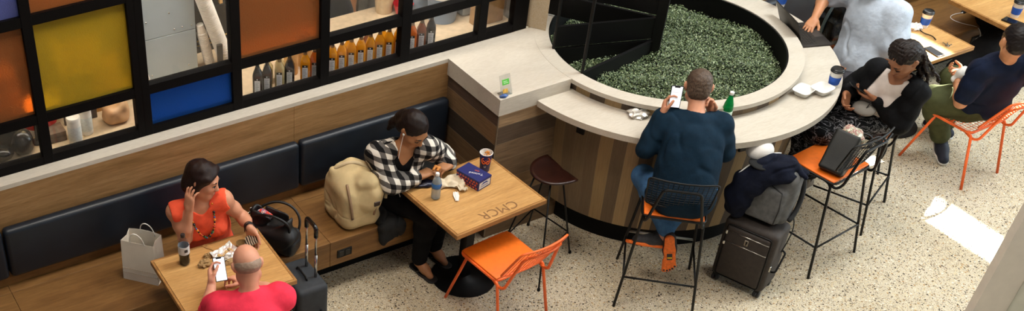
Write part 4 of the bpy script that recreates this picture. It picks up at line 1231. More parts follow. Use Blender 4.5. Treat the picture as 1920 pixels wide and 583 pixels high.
M_pblue = cloth('pale_blue_linen', '#b9c3d0', .07, .6)
def m3x(S):
    S.el(m3.J['P']+m3.f*.10+m3.u*.05, np.array([.17, .10, .16]), m3.A, k=.05)
    for q in 'LR': S.rc(m3.J['S'+q], m3.J['S'+q]*.25+m3.J['E'+q]*.75, .07, .085, k=.04)
m3.top(M_pblue, 'shirt', sleeve=(.84, False), thick=1.45, iso=.018, hem=-.10, wr=.0055, wf=30, seed=21, boxy=1.06, neck=.06, extra=m3x)
S = SDF()
for q in (-1, 1): S.rc(m3.J['N']+m3.f*.085-m3.u*.035+m3.r*q*.01, m3.J['N']+m3.r*q*.075+m3.f*.01+m3.u*.035, .012, .014, k=.006)
S.rc(m3.J['N']+m3.r*.075+m3.f*.01+m3.u*.035, m3.J['N']-m3.f*.075+m3.u*.045, .014, .014, k=.01); S.rc(m3.J['N']-m3.r*.075+m3.f*.01+m3.u*.035, m3.J['N']-m3.f*.075+m3.u*.045, .014, .014, k=.01)
m3.put(sdf_obj(S, .005, 'collar', M_pblue))
m3.pants(cloth('grey_check_shorts', '#4b4a50', .2, .4), 'shorts', upto=.93, thick=1.18, iso=.012, seed=22)
m3.hair(hairmat('brown_hair', '#2c1f16', '#4a3728'), h_m2, disp=wob(.0012, 240, 5)); m3.eyes('down')
for q in 'LR': m3.shoe(q, plain('dark_trainer', '#1d1f26', .7), plain('white_sole', '#d6d2ca', .6))

# ------------------------------------------------------------------ man in navy on the orange chair
m4 = Person('man in a navy t-shirt and olive trousers on the orange chair at right', dict(
    P=(8.25, 4.56, .565), N=(8.13, 4.445, 1.03), H=(8.095, 4.425, 1.20), SL=(7.985, 4.505, .955), SR=(8.265, 4.345, 1.0),
    EL=(7.915, 4.515, .695), WL=(8.05, 4.665, .715), ER=(8.42, 4.46, .76), WR=(8.19, 4.73, .745),
    KL=(8.035, 4.80, .545), KR=(8.40, 4.93, .55), AL=(8.235, 4.72, .13), AR=(8.46, 4.86, .10), TL=(8.13, 4.56, .035), TR=(8.46, 5.0, .03)),
    (8.25, 4.56, 0), (.45, .8, -.35), (.1, .2, 1), skinmat=SK_tan, girth=1.1, hsc=1.02,
    hands=dict(L=dict(d=(.45, .75, .2), n=(.7, -.5, .2), curl=(.5, .8, .6)), R=dict(d=(-.7, .5, .15), n=(-.3, -.3, .7), curl=(.5, .8, .6))))
m4.top(cloth('navy_jersey', '#10182c', .15, .25), 't_shirt', sleeve=(.8, False), thick=1.3, iso=.013, hem=-.09, wr=.004, seed=25, boxy=.98)
m4.pants(cloth('olive_cotton', '#474a2f', .14, .4), 'trousers', upto=1.86, thick=1.25, iso=.012, wr=.005, wf=30, seed=26)
m4.hair(hairmat('black_short_hair', '#0f0b0a', '#241a17'), lambda S, T, A, s: (S.el(T(0, -.018, .034), np.array([.082, .103, .094])*s, A), S.el(T(0, -.055, -.03), np.array([.07, .06, .06])*s, A, k=.03), S.half(T(0, .06, .02), A@np.array([0, 1, .1])), S.half(T(0, 0, -.075), A@np.array([0, .3, -1])), [S.el(T(q*.085, -.012, -.004), np.array([.03, .026, .036])*s, A, k=.006, op='-') for q in (-1, 1)]), disp=wob(.0015, 260, 5)); m4.eyes('down')
for q in 'LR': m4.shoe(q, plain('navy_trainer', '#141a2b', .7), plain('white_sole', '#d6d2ca', .6), (.25, .2, -.95) if q == 'L' else (0, 0, -1), w=1.05)

# ------------------------------------------------------------------ person at the corner table, mostly out of the frame
m5 = Person('person in black trousers at the corner table, only a crossed leg in view', dict(
    P=(9.88, 5.74, .56), N=(9.92, 5.87, 1.04), H=(9.92, 5.82, 1.20), SL=(10.10, 5.87, .98), SR=(9.74, 5.87, .98), EL=(10.14, 5.76, .74), WL=(9.99, 5.58, .64), ER=(9.70, 5.74, .76), WR=(9.82, 5.55, .65),
    KR=(9.41, 5.28, .46), AR=(9.03, 5.33, .22), TR=(8.94, 5.31, .10), KL=(9.85, 5.27, .50), AL=(9.85, 5.29, .09), TL=(9.85, 5.15, .03)), (9.88, 5.74, 0), (0, -.9, -.4), (0, -.3, 1), skinmat=SK_tan, res=.0075,
    hands=dict(L=dict(d=(-.6, -.6, -.1), n=(0, 0, -1)), R=dict(d=(.6, -.6, -.1), n=(0, 0, -1))))
m5.top(cloth('black_work_top', '#121214', .2), 'shirt', sleeve=(.8, False), thick=1.25, hem=-.08, res=.008); m5.pants(M_btr, 'trousers', upto=1.92, thick=1.3, iso=.016, wr=.005)
m5.hair(M_bhair, lambda S, T, A, s: (S.el(T(0, -.018, .034), np.array([.082, .103, .094])*s, A), S.half(T(0, .06, .02), A@np.array([0, 1, .1]))), res=.006)
for q in 'LR': m5.shoe(q, plain('black_shoe', '#0b0a0b', .6), plain('black_shoe_sole', '#121112', .7), (-.6, -.2, -.6) if q == 'R' else (0, 0, -1), w=1.15)
part_curve('teal_hem', bez(m5.J['KR']+V3((-.02, -.02, .10)), m5.J['KR']+V3((.06, -.03, .105)), m5.J['KR']+V3((.12, -.0, .08)), m5.J['KR']+V3((.15, .0, .03)), 10), .007, plain('teal_trim', '#2f8f9c', .6), m5)
wk = Person('person in a dark navy apron working behind the storefront glass', dict(
    P=(4.12, 7.36, 1.02), N=(4.12, 7.40, 1.50), H=(4.12, 7.36, 1.66), SL=(4.30, 7.40, 1.44), SR=(3.94, 7.40, 1.44), EL=(4.37, 7.44, 1.18), WL=(4.36, 7.36, .94), ER=(3.87, 7.44, 1.18), WR=(3.88, 7.36, .94),
    KL=(4.21, 7.36, .52), KR=(4.03, 7.36, .52), AL=(4.21, 7.40, .09), AR=(4.03, 7.40, .09), TL=(4.21, 7.26, .03), TR=(4.03, 7.26, .03)), (4.12, 7.36, 0), (0, -1, -.3), (0, -.2, 1), skinmat=skin('skin_tan', '#bd855f'), girth=1.15, res=.009,
    hands=dict(L=dict(d=(0, -.1, -1), n=(-1, 0, 0)), R=dict(d=(0, -.1, -1), n=(1, 0, 0))))
wk.top(cloth('dark_work_shirt', '#15161a', .2), 'shirt', sleeve=(.8, False), thick=1.25, hem=-.08, res=.009); wk.pants(cloth('work_jeans', '#26364f', .25), 'jeans', upto=1.9, res=.009)
S = SDF(); S.el((4.12, 7.345, .98), (.205, .15, .42)); S.half((4.12, 7.36, 1.42), (0, 0, 1)); S.half((4.12, 7.36, .62), (0, 0, -1)); S.half((4.12, 7.35, 1), (0, 1, 0))
wk.put(sdf_obj(S, .008, 'apron', plain('navy_apron', '#101827', .35, 0, .3, 6), None, wob(.008, 24, 97)))
wk.hair(hairmat('black_short_hair', '#0f0b0a', '#241a17'), lambda S, T, A, s: (S.el(T(0, -.018, .034), np.array([.082, .103, .094])*s, A), S.half(T(0, .06, .02), A@np.array([0, 1, .1]))))
# ================================================================== furniture
def Rz(a): return Matrix.Rotation(a, 4, 'Z')
def text_mesh(name, txt, size, m, parent, M, depth=.0006, font_bold=False, align='CENTER'):
    c = bpy.data.curves.new(name, 'FONT'); c.body = txt; c.size = size; c.extrude = depth; c.align_x = align; c.align_y = 'CENTER'; c.resolution_u = 3
    o = bpy.data.objects.new(name, c); COL.objects.link(o)
    bpy.context.view_layer.update()
    me = bpy.data.meshes.new_from_object(o.evaluated_get(bpy.context.evaluated_depsgraph_get()))
    bpy.data.objects.remove(o)
    me.transform(M); me.materials.clear()
    return link(name, me, m, parent)

def table(label, c, rz, w, d, base=True, z=.735):
    t = thing('table', label, 'table', (c[0], c[1], 0), rz)
    mb = MB(); mb.box(-w/2+.018, w/2-.018, -d/2+.018, d/2-.018, z-.030, z, .001, seg=1); mb.build('table_top', M_table, t)
    mb = MB()
    for (x0, x1, y0, y1) in ((-w/2, w/2, -d/2, -d/2+.0165), (-w/2, w/2, d/2-.0165, d/2), (-w/2, -w/2+.0165, -d/2+.017, d/2-.017), (w/2-.0165, w/2, -d/2+.017, d/2-.017)):
        mb.box(x0, x1, y0, y1, z-.034, z-.0005, .002, seg=1)
    mb.build('edge_band', M_tedge, t)
    mb = MB(); mb.box(-.16, .16, -.14, .14, z-.05, z-.031, .004); mb.box(-w*.42, w*.42, -.025, .025, z-.06, z-.034, .003); mb.box(-.035, .035, -.035, .035, .012, z-.04, .006)
    mb.build('column', M_black, t, auto=40)
    mb = MB(); mb.lathe([(0, .0), (.226, .0), (.23, .004), (.228, .010), (.06, .016), (.045, .03), (0, .03)], 64); mb.build('base_plate', M_black, t, auto=50)
    return t
t1 = table('oak table at left with cola bottle, crumpled wrappers and foil on it', (2.236, 5.268), -.02, .75, .585)
t2 = table('oak table engraved CMCR on a round black base in the middle', (4.068, 5.212), .07, .75, .635)
r1 = table('oak table at far right half lit by a strip of sunlight', (8.26, 5.225), 0, .74, .47)
r2 = table('oak table cut off by the top right corner of the photo', (9.475, 5.33), 0, .74, .60)
M_engr = plain('engraving', '#7d5630', .6)
text_mesh('engraved_letters', 'CMCR', .108, M_engr, t2, Matrix.Translation((.030, -.235, .7352)) @ Rz(PI), .0004)

def wire_panel(mb, W, H, nx, ny, r, f):
    """grid of wires on a surface f(u,v), u,v in 0..1"""
    for i in range(1, nx):
        mb.tube([f(i/nx, k/4) for k in range(5)], r, 4, caps=False)
    for j in range(1, ny):
        mb.tube([f(k/8, j/ny) for k in range(9)], r, 4, caps=False)

def orange_chair(label, c, rz, pad=True):
    t = thing('orange_chair', label, 'chair', (c[0], c[1], 0), rz)
    R = .0105
    seat = rpath([(-.205, .185, .448), (.205, .185, .448), (.20, -.175, .442), (-.20, -.175, .442)], .05, 6, True)
    MB().tube(seat, R, 8, True).build('seat_frame', M_orange, t, True)
    mb = MB(); wire_panel(mb, 1, 1, 13, 12, .0022, lambda u, v: (-.203+.406*u, -.17+.352*v, .445)); mb.build('seat_grid', M_orange, t, True)
    if pad:
        mb = MB(); mb.box(-.198, .198, -.172, .182, .4505, .464, .006, seg=3); mb.build('seat_pad', M_orangeseat, t, auto=45)
    def back(u, v):
        x = -.20+.40*u; b = .03*(1-(2*u-1)**2)
        return (x*(1-.04*v), -.205-.155*v-b, .505+.285*v)
    rim = rpath([back(0, 0), back(.25, 0), back(.5, 0), back(.75, 0), back(1, 0), back(1, 1), back(.75, 1), back(.5, 1), back(.25, 1), back(0, 1)], .03, 4, True)
    MB().tube(rim, .0085, 8, True).build('back_frame', M_orange, t, True)
    mb = MB(); wire_panel(mb, 1, 1, 13, 15, .0021, back); mb.build('back_grid', M_orange, t, True)
    for s in (-1, 1):
        MB().tube(rpath([(s*.19, -.125, .437), (s*.192, -.20, .405), (s*.190, -.245, .425), (s*.150, -.335, .70), (s*.135, -.36, .735)], .035, 5), R, 8).build('back_support', M_orange, t, True)
        MB().tube([(s*.195, .125, .437), (s*.226, .262, .0)], R, 8).build('leg', M_orange, t, True)
        MB().tube(rpath([(s*.19, -.14, .437), (s*.197, -.185, .43), (s*.215, -.285, .0)], .03, 5), R, 8).build('leg', M_orange, t, True)
    MB().tube(rpath([(-.135, -.36, .735), (-.06, -.385, .738), (.06, -.385, .738), (.135, -.36, .735)], .03, 4), .009, 8).build('back_bar', M_orange, t, True)
    return t
orange_chair('empty orange wire chair with an orange seat pad at the CMCR table', (4.085, 4.845), math.radians(5.5))
orange_chair('orange wire chair under the man in navy at the right', (8.215, 4.60), math.radians(3), False)
orange_chair('orange wire chair under the bald man in red', (2.12, 4.52), math.radians(-10))

def bar_stool(label, c, rz):
    t = thing('bar_stool', label, 'stool', (c[0], c[1], 0), rz)
    R = .0095
    seat = rpath([(-.2, .19, .742), (.2, .19, .742), (.2, -.19, .738), (-.2, -.19, .738)], .05, 6, True)
    MB().tube(seat, R*.85, 8, True).build('seat_frame', M_black, t, True)
    mb = MB(); mb.box(-.19, .19, -.18, .185, .738, .752, .006, seg=3); mb.build('seat_pad', M_orangeseat, t, auto=45)
    mb = MB(); wire_panel(mb, 1, 1, 10, 10, .0022, lambda u, v: (-.2+.4*u, -.19+.38*v, .7365)); mb.build('seat_grid', M_black, t, True)
    def back(u, v):
        b = .035*(1-(2*u-1)**2)
        return ((-.20+.40*u)*(1+.08*v), -.165-.075*v-b, .835+.245*v)
    rim = rpath([back(0, 0), back(.25, 0), back(.5, 0), back(.75, 0), back(1, 0), back(1, 1), back(.75, 1), back(.5, 1), back(.25, 1), back(0, 1)], .03, 4, True)
    MB().tube(rim, .0065, 8, True).build('back_frame', M_black, t, True)
    mb = MB(); wire_panel(mb, 1, 1, 14, 11, .0021, back); mb.build('back_grid', M_black, t, True)
    MB().tube(rpath([(-.185, -.13, .735), (-.185, -.20, .705), (-.17, -.235, .75), (-.115, -.275, 1.02), (.115, -.275, 1.02), (.17, -.235, .75), (.185, -.20, .705), (.185, -.13, .735)], .03, 5), R, 8).build('back_support', M_black, t, True)
    def leg(s, y, zt): return ((s*.185, y*.14/.265 if y > 0 else -.14, zt), (s*.255, y, 0))
    for s in (-1, 1):
        MB().tube([(s*.185, .135, .735), (s*.25, .262, 0)], R, 8).build('leg', M_black, t, True)
        MB().tube(rpath([(s*.185, -.10, .735), (s*.19, -.165, .72), (s*.258, -.268, 0)], .03, 5), R, 8).build('leg', M_black, t, True)
        MB().tube([(s*.228, .222, .245), (s*.235, -.235, .245)], .007, 8).build('side_stretcher', M_black, t, True)
    MB().tube([(-.222, .212, .30), (.222, .212, .30)], .0095, 8).build('foot_rest', M_steel, t, True)
    MB().tube([(-.235, -.235, .245), (.235, -.235, .245)], .007, 8).build('rear_stretcher', M_black, t, True)
    return t
bar_stool('black wire bar stool with orange seat under the man in teal', (5.175, 4.50), math.radians(-41))
bar_stool('black wire bar stool with orange seat carrying the dark open handbag', (6.42, 4.365), math.radians(7))
bar_stool('black wire bar stool under the woman with braids', (7.03, 4.60), math.radians(24))
bar_stool('black wire bar stool under the man in the pale blue shirt', (7.46, 5.08), math.radians(70))
bar_stool('black wire bar stool holding a shiny black backpack beyond the laptop', (7.70, 5.60), math.radians(92))

# brown saddle stool
bs = thing('saddle_stool', 'brown leather saddle stool on thin black rod legs beside the planter', 'stool', (4.66, 5.16, 0), 0)
M_leather = plain('brown_leather', '#260e08', .32, 0, .35, 9, .15, 120, .003, spec=.5)
S = SDF(); S.el((-.01, 0, .745), (.145, .20, .02), k=.01); S.half((.075, 0, .74), (1, 0, 0)); 
def seat_dish(X, Y, Z): return 0*X
mb = MB()
def sad(u, v, top=True):
    a = -PI/2-.12+(PI+.24)*u      # half moon, straight side to +x
    rx, ry = .155, .172
    x = .10-math.cos(a)*rx*1.55*v; y = math.sin(a)*ry*v
    x += .038*(1-(y/ry)**2)-.02
    z = .738+.010*(abs(y)/ry)**2.2+.007*v**4-.006*(1-v)
    return x, y, z
N_ = 28; rows_t = []; rows_b = []
for j in range(9):
    v = j/8
    rows_t.append([mb.bm.verts.new(sad(i/N_, v)) for i in range(N_+1)] if j else [mb.bm.verts.new(sad(.5, 0))])
    rows_b.append([mb.bm.verts.new((p[0], p[1], p[2]-.014-.006*(1-v))) for p in [sad(i/N_, v) for i in range(N_+1)]] if j else [mb.bm.verts.new((.118, 0, .716))])
for rows in (rows_t, rows_b):
    for i in range(N_): mb.bm.faces.new((rows[0][0], rows[1][i], rows[1][i+1]))
    for j in range(1, 8):
        for i in range(N_): mb.bm.faces.new((rows[j][i], rows[j+1][i], rows[j+1][i+1], rows[j][i+1]))
for i in range(N_): mb.bm.faces.new((rows_t[8][i], rows_b[8][i], rows_b[8][i+1], rows_t[8][i+1]))
for e in (0, N_):
    for j in range(1, 8): mb.bm.faces.new((rows_t[j][e], rows_t[j+1][e], rows_b[j+1][e], rows_b[j][e]))
    mb.bm.faces.new((rows_t[0][0], rows_t[1][e], rows_b[1][e], rows_b[0][0]))
mb.build('seat', M_leather, bs, True)
feet = [(.24, -.085), (.17, .325), (-.28, .10), (-.21, -.32)]; tops = [(.06, -.075), (.05, .085), (-.06, .06), (-.05, -.085)]
for (fx, fy), (tx, ty) in zip(feet, tops):
    lg = MB().tube([(tx, ty, .722), (fx, fy, .0)], .0065, 8).build('leg', M_black, bs, True)
    MB().lathe([(0, 0), (.011, 0), (.011, .018), (.007, .022), (0, .022)], 12, (fx, fy, 0)).build('rubber_foot', M_kick, lg, True)
q = [(tx+(fx-tx)*.70, ty+(fy-ty)*.70, .722*.30) for (fx, fy), (tx, ty) in zip(feet, tops)]
for i in range(4): MB().tube([q[i], q[(i+1) % 4]], .0055, 8).build('stretcher', M_black, bs, True)

# pale column at the near right corner
co = thing('column', 'pale boxed column with a light round post at the bottom right corner', 'column', (5.72, 2.68, 0))
A0, A1 = np.array([5.573, 2.742, 0]), np.array([5.934, 2.635, 6.8])
d = np.array([.885, -.465, 0]); n = np.array([-.465, -.885, 0])
mb = MB(); pts = []
for b, z in ((A0, 0), (A1, 6.8)):
    for (i, j) in ((0, 0), (1, 0), (1, 1), (0, 1)):
        pts.append(mb.bm.verts.new(tuple(np.array([b[0], b[1], z])+d*(.19*i)+n*(.06*j))))
for f in ((0, 1, 2, 3), (4, 7, 6, 5), (0, 4, 5, 1), (1, 5, 6, 2), (2, 6, 7, 3), (3, 7, 4, 0)): mb.bm.faces.new([pts[k] for k in f])
at0(mb.build('casing', plain('column_grey', '#ddd5c8', .6, 0, .03), co), co)
a, b = A0+d*.235+n*.075, A1+d*.235+n*.075
mb = MB(); mb.tube([tuple(a), tuple(b)], .055, 24); at0(mb.build('post', plain('pale_green_post', '#eef4ee', .35, 0, .03), co, True), co)
# ================================================================== luggage and bags
def suitcase(label, c, rz, w, d, h, m, handle=0, logo=True):
    t = thing('suitcase', label, 'suitcase', (c[0], c[1], 0), rz)
    mb = MB(); mb.box(-w/2, w/2, -d/2, d/2, .055, h, .035, seg=5); mb.build('body', m, t, auto=50)
    mb = MB(); mb.box(-w/2+.035, w/2-.035, -d/2-.020, -d/2+.01, .09, h-.04, .016, seg=4); fp = mb.build('front_pocket', m, t, auto=50)
    MB().tube(rpath([(-w/2+.03, -d/2-.006, .08), (w/2-.03, -d/2-.006, .08), (w/2-.03, -d/2-.006, h-.032), (-w/2+.03, -d/2-.006, h-.032)], .03, 5, True), .0045, 6, True).build('piping', M_black, t, True)
    for zz, l in ((h-.075, .80), (h-.165, .80)):
        z = MB().tube([(-w*l/2, -d/2-.0205, zz), (w*l/2, -d/2-.0205, zz)], .0035, 6).build('zipper', M_chrome, fp, True)
        mb = MB(); mb.box(-w*l/2-.004, -w*l/2+.010, -d/2-.026, -d/2-.019, zz-.032, zz-.002, .003, seg=1); mb.build('zipper_pull', M_chrome, fp)
    if logo:
        mb = MB(); mb.box(-.013, .013, -d/2-.024, -d/2-.018, h-.142, h-.098, .002, seg=1); lg = mb.build('metal_badge', plain('badge', '#8d8377', .35, .7), t)
        mb = MB(); mb.box(-.0035, .0035, -d/2-.0262, -d/2-.0238, h-.136, h-.104); mb.box(-.0035, .008, -d/2-.0262, -d/2-.0238, h-.112, h-.104); mb.box(.002, .008, -d/2-.0262, -d/2-.0238, h-.124, h-.104); mb.build('badge_mark', M_black, lg)
    for s in (-1, 1):
        MB().tube(rpath([(s*(w/2+.002), -.05, h*.40), (s*(w/2+.03), -.05, h*.42), (s*(w/2+.03), .05, h*.62), (s*(w/2+.002), .05, h*.64)], .02, 4), .007, 8).build('side_handle', M_black, t, True) if s > 0 else None
        mb = MB(); mb.box(s*(w/2)-.004, s*(w/2)+.005, -d/2+.02, -d/2+.032, h*.45, h*.45+.045, .002, seg=1); mb.build('zipper_pull', M_chrome, t)
    for sx in (-1, 1):
        for sy in (-1, 1):
            x, y = sx*(w/2-.035), sy*(d/2-.03)
            mb = MB(); mb.box(x-.02, x+.02, y-.02, y+.02, .045, .07, .006); wh = mb.build('wheel_housing', M_black, t)
            for o_ in (-.013, .013):
                M_ = Matrix.Translation((x+o_, y, .025)) @ Matrix.Rotation(PI/2, 4, 'Y')
                MB().lathe([(0, -.009), (.02, -.009), (.025, -.005), (.025, .005), (.02, .009), (0, .009)], 20, M=M_).build('wheel', plain('wheel_rubber', '#1c1b1b', .5), wh, True)
    if handle:
        for s in (-1, 1):
            MB().tube([(s*.062, d/2-.045, h-.02), (s*.062, d/2-.045, h+handle*.45)], .0105, 10).build('handle_tube', M_chrome, t, True)
            MB().tube([(s*.062, d/2-.045, h+handle*.45), (s*.062, d/2-.045, h+handle-.03)], .008, 10).build('handle_tube', M_chrome, t, True)
        MB().tube(rpath([(-.062, d/2-.045, h+handle-.075), (-.062, d/2-.045, h+handle), (.062, d/2-.045, h+handle), (.062, d/2-.045, h+handle-.075)], .03, 5), .0145, 10).build('handle_grip', plain('grip', '#0c0b0b', .25), t, True)
    mb = MB(); mb.tube(rpath([(-.07, 0, h-.003), (-.06, 0, h+.018), (.06, 0, h+.018), (.07, 0, h-.003)], .02, 4), .007, 8); mb.build('top_handle', M_black, t, True)
    return t
M_case = plain('brown_black_nylon', '#2e2621', .75, 0, .25, 30, .3, 420, .002)
M_case2 = plain('charcoal_nylon', '#23272c', .7, 0, .25, 20, .3, 420, .002)
suitcase('dark brown upright suitcase carrying the grey backpack beside the bar stool', (5.76, 4.265), math.radians(-68.5), .37, .235, .545, M_case)
suitcase('charcoal carry-on suitcase with its handle pulled up beside the left table', (2.76, 5.20), math.radians(-90), .335, .225, .545, M_case2, .40, False)

# grey backpack on the suitcase, navy jacket over it, white cap
dx = nrm((.365, -.93, 0)); dy = nrm((.93, .365, 0)); up = V3((0, 0, 1))
c0 = V3((5.80, 4.27, .55))
bp = thing('backpack', 'grey backpack standing on the dark brown suitcase', 'backpack', tuple(c0))
lean = nrm(up+dy*.12); Bm = np.stack([dx, nrm(dy-lean*(dy@lean)), lean], 1)
M_gbag = plain('grey_canvas', '#545454', .85, 0, .25, 25, .35, 350, .003)
S = SDF(); S.bx(c0+lean*.205, (.155, .085, .205), .07, Bm); S.bx(c0+lean*.15-Bm[:, 1]*.085, (.115, .03, .13), .028, Bm, k=.02)
S.half(c0, (0, 0, -1), k=.01)
body = sdf_obj(S, .006, 'body', M_gbag, None, wob(.003, 30, 31)); body.parent = bp; at0(body, bp)
for s in (-1, 1):
    mb = MB(); mb.tube([Vector(c0+Bm@np.array(p)) for p in ((s*.10, -.118, .04), (s*.108, -.119, .15), (s*.09, -.112, .27), (0, -.10, .295), )], .004, 6); at0(mb.build('zipper', plain('dark_zip', '#2a2a2b', .6), bp, True), bp)
st = [c0+Bm@np.array(p) for p in ((.10, .085, .38), (.17, .14, .30), (.18, .12, .16), (.185, .04, .10), (.165, -.03, .06))]
at0(MB().tube([Vector(p) for p in bez(*[st[i] for i in (0, 1, 3, 4)], 14)], [.016]*15, 8).build('shoulder_strap', plain('strap_black', '#121213', .8), bp, True), bp)
st = [c0+Bm@np.array(p) for p in ((.17, .02, .08), (.22, .01, .02), (.20, .0, -.10), (.185, -.01, -.19))]
at0(MB().tube([Vector(p) for p in bez(*st, 12)], .004, 6).build('strap_end', plain('strap_black', '#121213', .8), bp, True), bp)
jk = thing('jacket', 'navy jacket with a white piping draped over the grey backpack', 'jacket', tuple(c0+lean*.42))
S = SDF()
def bpnt(x, y, z): return c0+Bm@np.array((x, y, z))
S.chain([bpnt(.165, -.01, .385), bpnt(.08, -.0, .422), bpnt(-.02, -.01, .43), bpnt(-.075, -.02, .42)], [.014, .022, .030, .030], k=.04)
S.chain([bpnt(.15, .045, .39), bpnt(.02, .06, .415), bpnt(-.06, .05, .41)], [.016, .026, .028], k=.04)
S.chain([bpnt(-.06, -.10, .36), bpnt(-.11, -.135, .24), bpnt(-.14, -.14, .12), bpnt(-.15, -.12, .035)], [.045, .05, .052, .045], k=.05)
S.chain([bpnt(-.10, -.08, .38), bpnt(-.175, -.11, .28), bpnt(-.20, -.11, .15), bpnt(-.195, -.11, .05)], [.04, .046, .052, .045], k=.05)
S.chain([bpnt(.03, -.07, .40), bpnt(-.03, -.11, .33), bpnt(-.07, -.13, .24)], [.024, .028, .028], k=.04)
S.el(bpnt(-.02, -.02, .415), (.09, .09, .035), Bm, k=.04); S.el(bpnt(-.08, -.09, .34), (.085, .06, .08), Bm, k=.04)
S.chain([bpnt(.12, -.05, .39), bpnt(.08, -.08, .36), bpnt(.02, -.10, .33)], [.016, .018, .018], k=.04)
def fold(X, Y, Z):
    return .004*np.sin(38*(X*Bm[0, 0]+Y*Bm[1, 0])+22*Z+3*np.sin(9*Z))+crease(.014, 30, 32)(X, Y, Z)
o = sdf_obj(S, .006, 'cloth', cloth('navy_fleece', '#0c101f', .25, .5), jk, fold); at0(o, jk)
pp = [bpnt(-.05, .07, .447), bpnt(-.09, -.0, .468), bpnt(0, 0, 0), bpnt(-.135, -.10, .445), bpnt(-.215, -.145, .30)]
at0(MB().tube([Vector(p) for p in bez(pp[0], pp[1], pp[3], pp[4], 16)], .0045, 6).build('white_piping', M_white, jk, True), jk)
cp = bpnt(-.165, .0, .405)
cap = thing('cap', 'white cap with a dark brim lying on the navy jacket', 'cap', tuple(cp))
S = SDF(); S.el(cp+V3((0, 0, .045)), (.085, .08, .075)); S.half(cp+V3((0, 0, .01)), (0, 0, -1), k=.01)
o = sdf_obj(S, .005, 'crown', cloth('white_cap', '#d9d4cf', .05, .3), cap, wob(.003, 50, 33)); at0(o, cap)
S = SDF(); S.el(cp+V3((-.075, -.085, .01)), (.06, .075, .014)); o = sdf_obj(S, .004, 'brim', M_blackcloth, cap); at0(o, cap)
mb = MB(); mb.lathe([(0, .123), (.008, .121), (.009, .117), (0, .115)], 12, tuple(cp)); at0(mb.build('top_button', M_white, cap, True), cap)

# sand coloured roll-top backpack on the banquette
bb = thing('backpack', 'large sand coloured canvas backpack standing on the banquette', 'backpack', (3.40, 5.75, .446))
M_sand = plain('sand_canvas', '#c4ae82', .9, 0, .14, 10, .4, 380, .003)
M_tanst = plain('tan_webbing', '#8a6f54', .85)
b0 = V3((3.425, 5.70, .446))
S = SDF()
S.bx(b0+V3((0, .01, .165)), (.145, .175, .18), .075, k=.03); S.el(b0+V3((0, .02, .30)), (.135, .155, .11), k=.06)
S.chain([b0+V3((-.10, .09, .365)), b0+V3((0, .05, .40)), b0+V3((.10, .01, .365))], [.03, .038, .03], k=.045)
S.chain([b0+V3((-.02, -.13, .36)), b0+V3((.05, -.15, .37)), b0+V3((.12, -.11, .345))], [.035, .042, .035], k=.025)
S.el(b0+V3((.045, -.165, .245)), (.085, .035, .10), k=.018)
for g_, (x0_, x1_) in enumerate(((.0, .025), (.04, .05), (.085, .075))): S.rc(b0+V3((x0_, -.205, .335)), b0+V3((x1_, -.205, .20)), .006, .003, k=.012, op='-')
S.chain([b0+V3((.03, -.10, .36)), b0+V3((.055, -.155, .28)), b0+V3((.05, -.165, .20))], [.06, .05, .045], k=.04)
S.half(b0, (0, 0, -1), k=.02)
o = sdf_obj(S, .006, 'body', M_sand, bb, lambda X, Y, Z: wob(.006, 24, 41)(X, Y, Z)+crease(.014, 26, 42)(X, Y, Z)+.004*np.exp(-((Z-.446-.135-.02*np.sin(9*X))/.006)**2)); at0(o, bb)
def strap(name, pts, w, m, root):
    P = [Vector(p) for p in pts]; mb = MB(); mb.tube(P, w, 8); o = mb.build(name, m, root, True); at0(o, root); return o
strap('front_strap', bez(b0+V3((-.105, -.09, .36)), b0+V3((-.125, -.155, .32)), b0+V3((-.115, -.185, .22)), b0+V3((-.10, -.170, .12)), 12), .010, M_tanst, bb)
strap('closure_strap', bez(b0+V3((.055, -.20, .32)), b0+V3((.056, -.222, .27)), b0+V3((.054, -.222, .20)), b0+V3((.05, -.200, .13)), 10), .008, M_tanst, bb)
mb = MB(); q = b0+V3((.055, -.222, .235)); mb.box(q[0]-.022, q[0]+.022, q[1]-.010, q[1]+.004, q[2]-.018, q[2]+.018, .004); at0(mb.build('buckle', plain('dark_buckle', '#2c1d17', .35), bb), bb)
strap('carry_strap', bez(b0+V3((-.11, .08, .38)), b0+V3((-.04, .03, .47)), b0+V3((.06, .0, .46)), b0+V3((.13, -.04, .34)), 14), .013, plain('pale_webbing', '#c3b08c', .85), bb)
strap('side_strap', bez(b0+V3((.09, -.02, .37)), b0+V3((.19, -.08, .35)), b0+V3((.185, -.14, .27)), b0+V3((.165, -.155, .20)), 12), .012, plain('pale_webbing', '#c3b08c', .85), bb)
mb = MB(); mb.box(-.02, .02, -.002, .002, -.03, .03, .001, M=Matrix.Translation(b0+V3((-.146, -.03, .29))) @ Rz(math.radians(-80)) @ Matrix.Rotation(-.2, 4, 'X'), seg=1); at0(mb.build('label_patch', plain('patch', '#8f7d5e', .9), bb), bb)

# dark coat behind and beside the woman in the checked shirt
ck = thing('coat', 'black coat hanging over the banquette edge beside the sand backpack', 'coat', (3.62, 5.55, .446))
S = SDF()
S.chain([(3.62, 5.80, .50), (3.61, 5.66, .475), (3.62, 5.56, .472)], [.075, .06, .035], k=.05)
S.chain([(3.55, 5.55, .465), (3.56, 5.485, .44), (3.55, 5.475, .37), (3.545, 5.472, .32)], [.03, .03, .024, .016], k=.05)
S.chain([(3.66, 5.55, .465), (3.665, 5.48, .44), (3.67, 5.472, .39), (3.66, 5.472, .36)], [.035, .032, .028, .018], k=.05)
S.chain([(3.60, 5.56, .47), (3.61, 5.482, .45), (3.605, 5.474, .36)], [.03, .032, .02], k=.05)
o = sdf_obj(S, .006, 'cloth', M_blackcloth, ck, crease(.014, 32, 44)); at0(o, ck)
cj = thing('jacket', 'black jacket bundled between the woman in checks and the counter', 'jacket', (4.15, 5.86, .446))
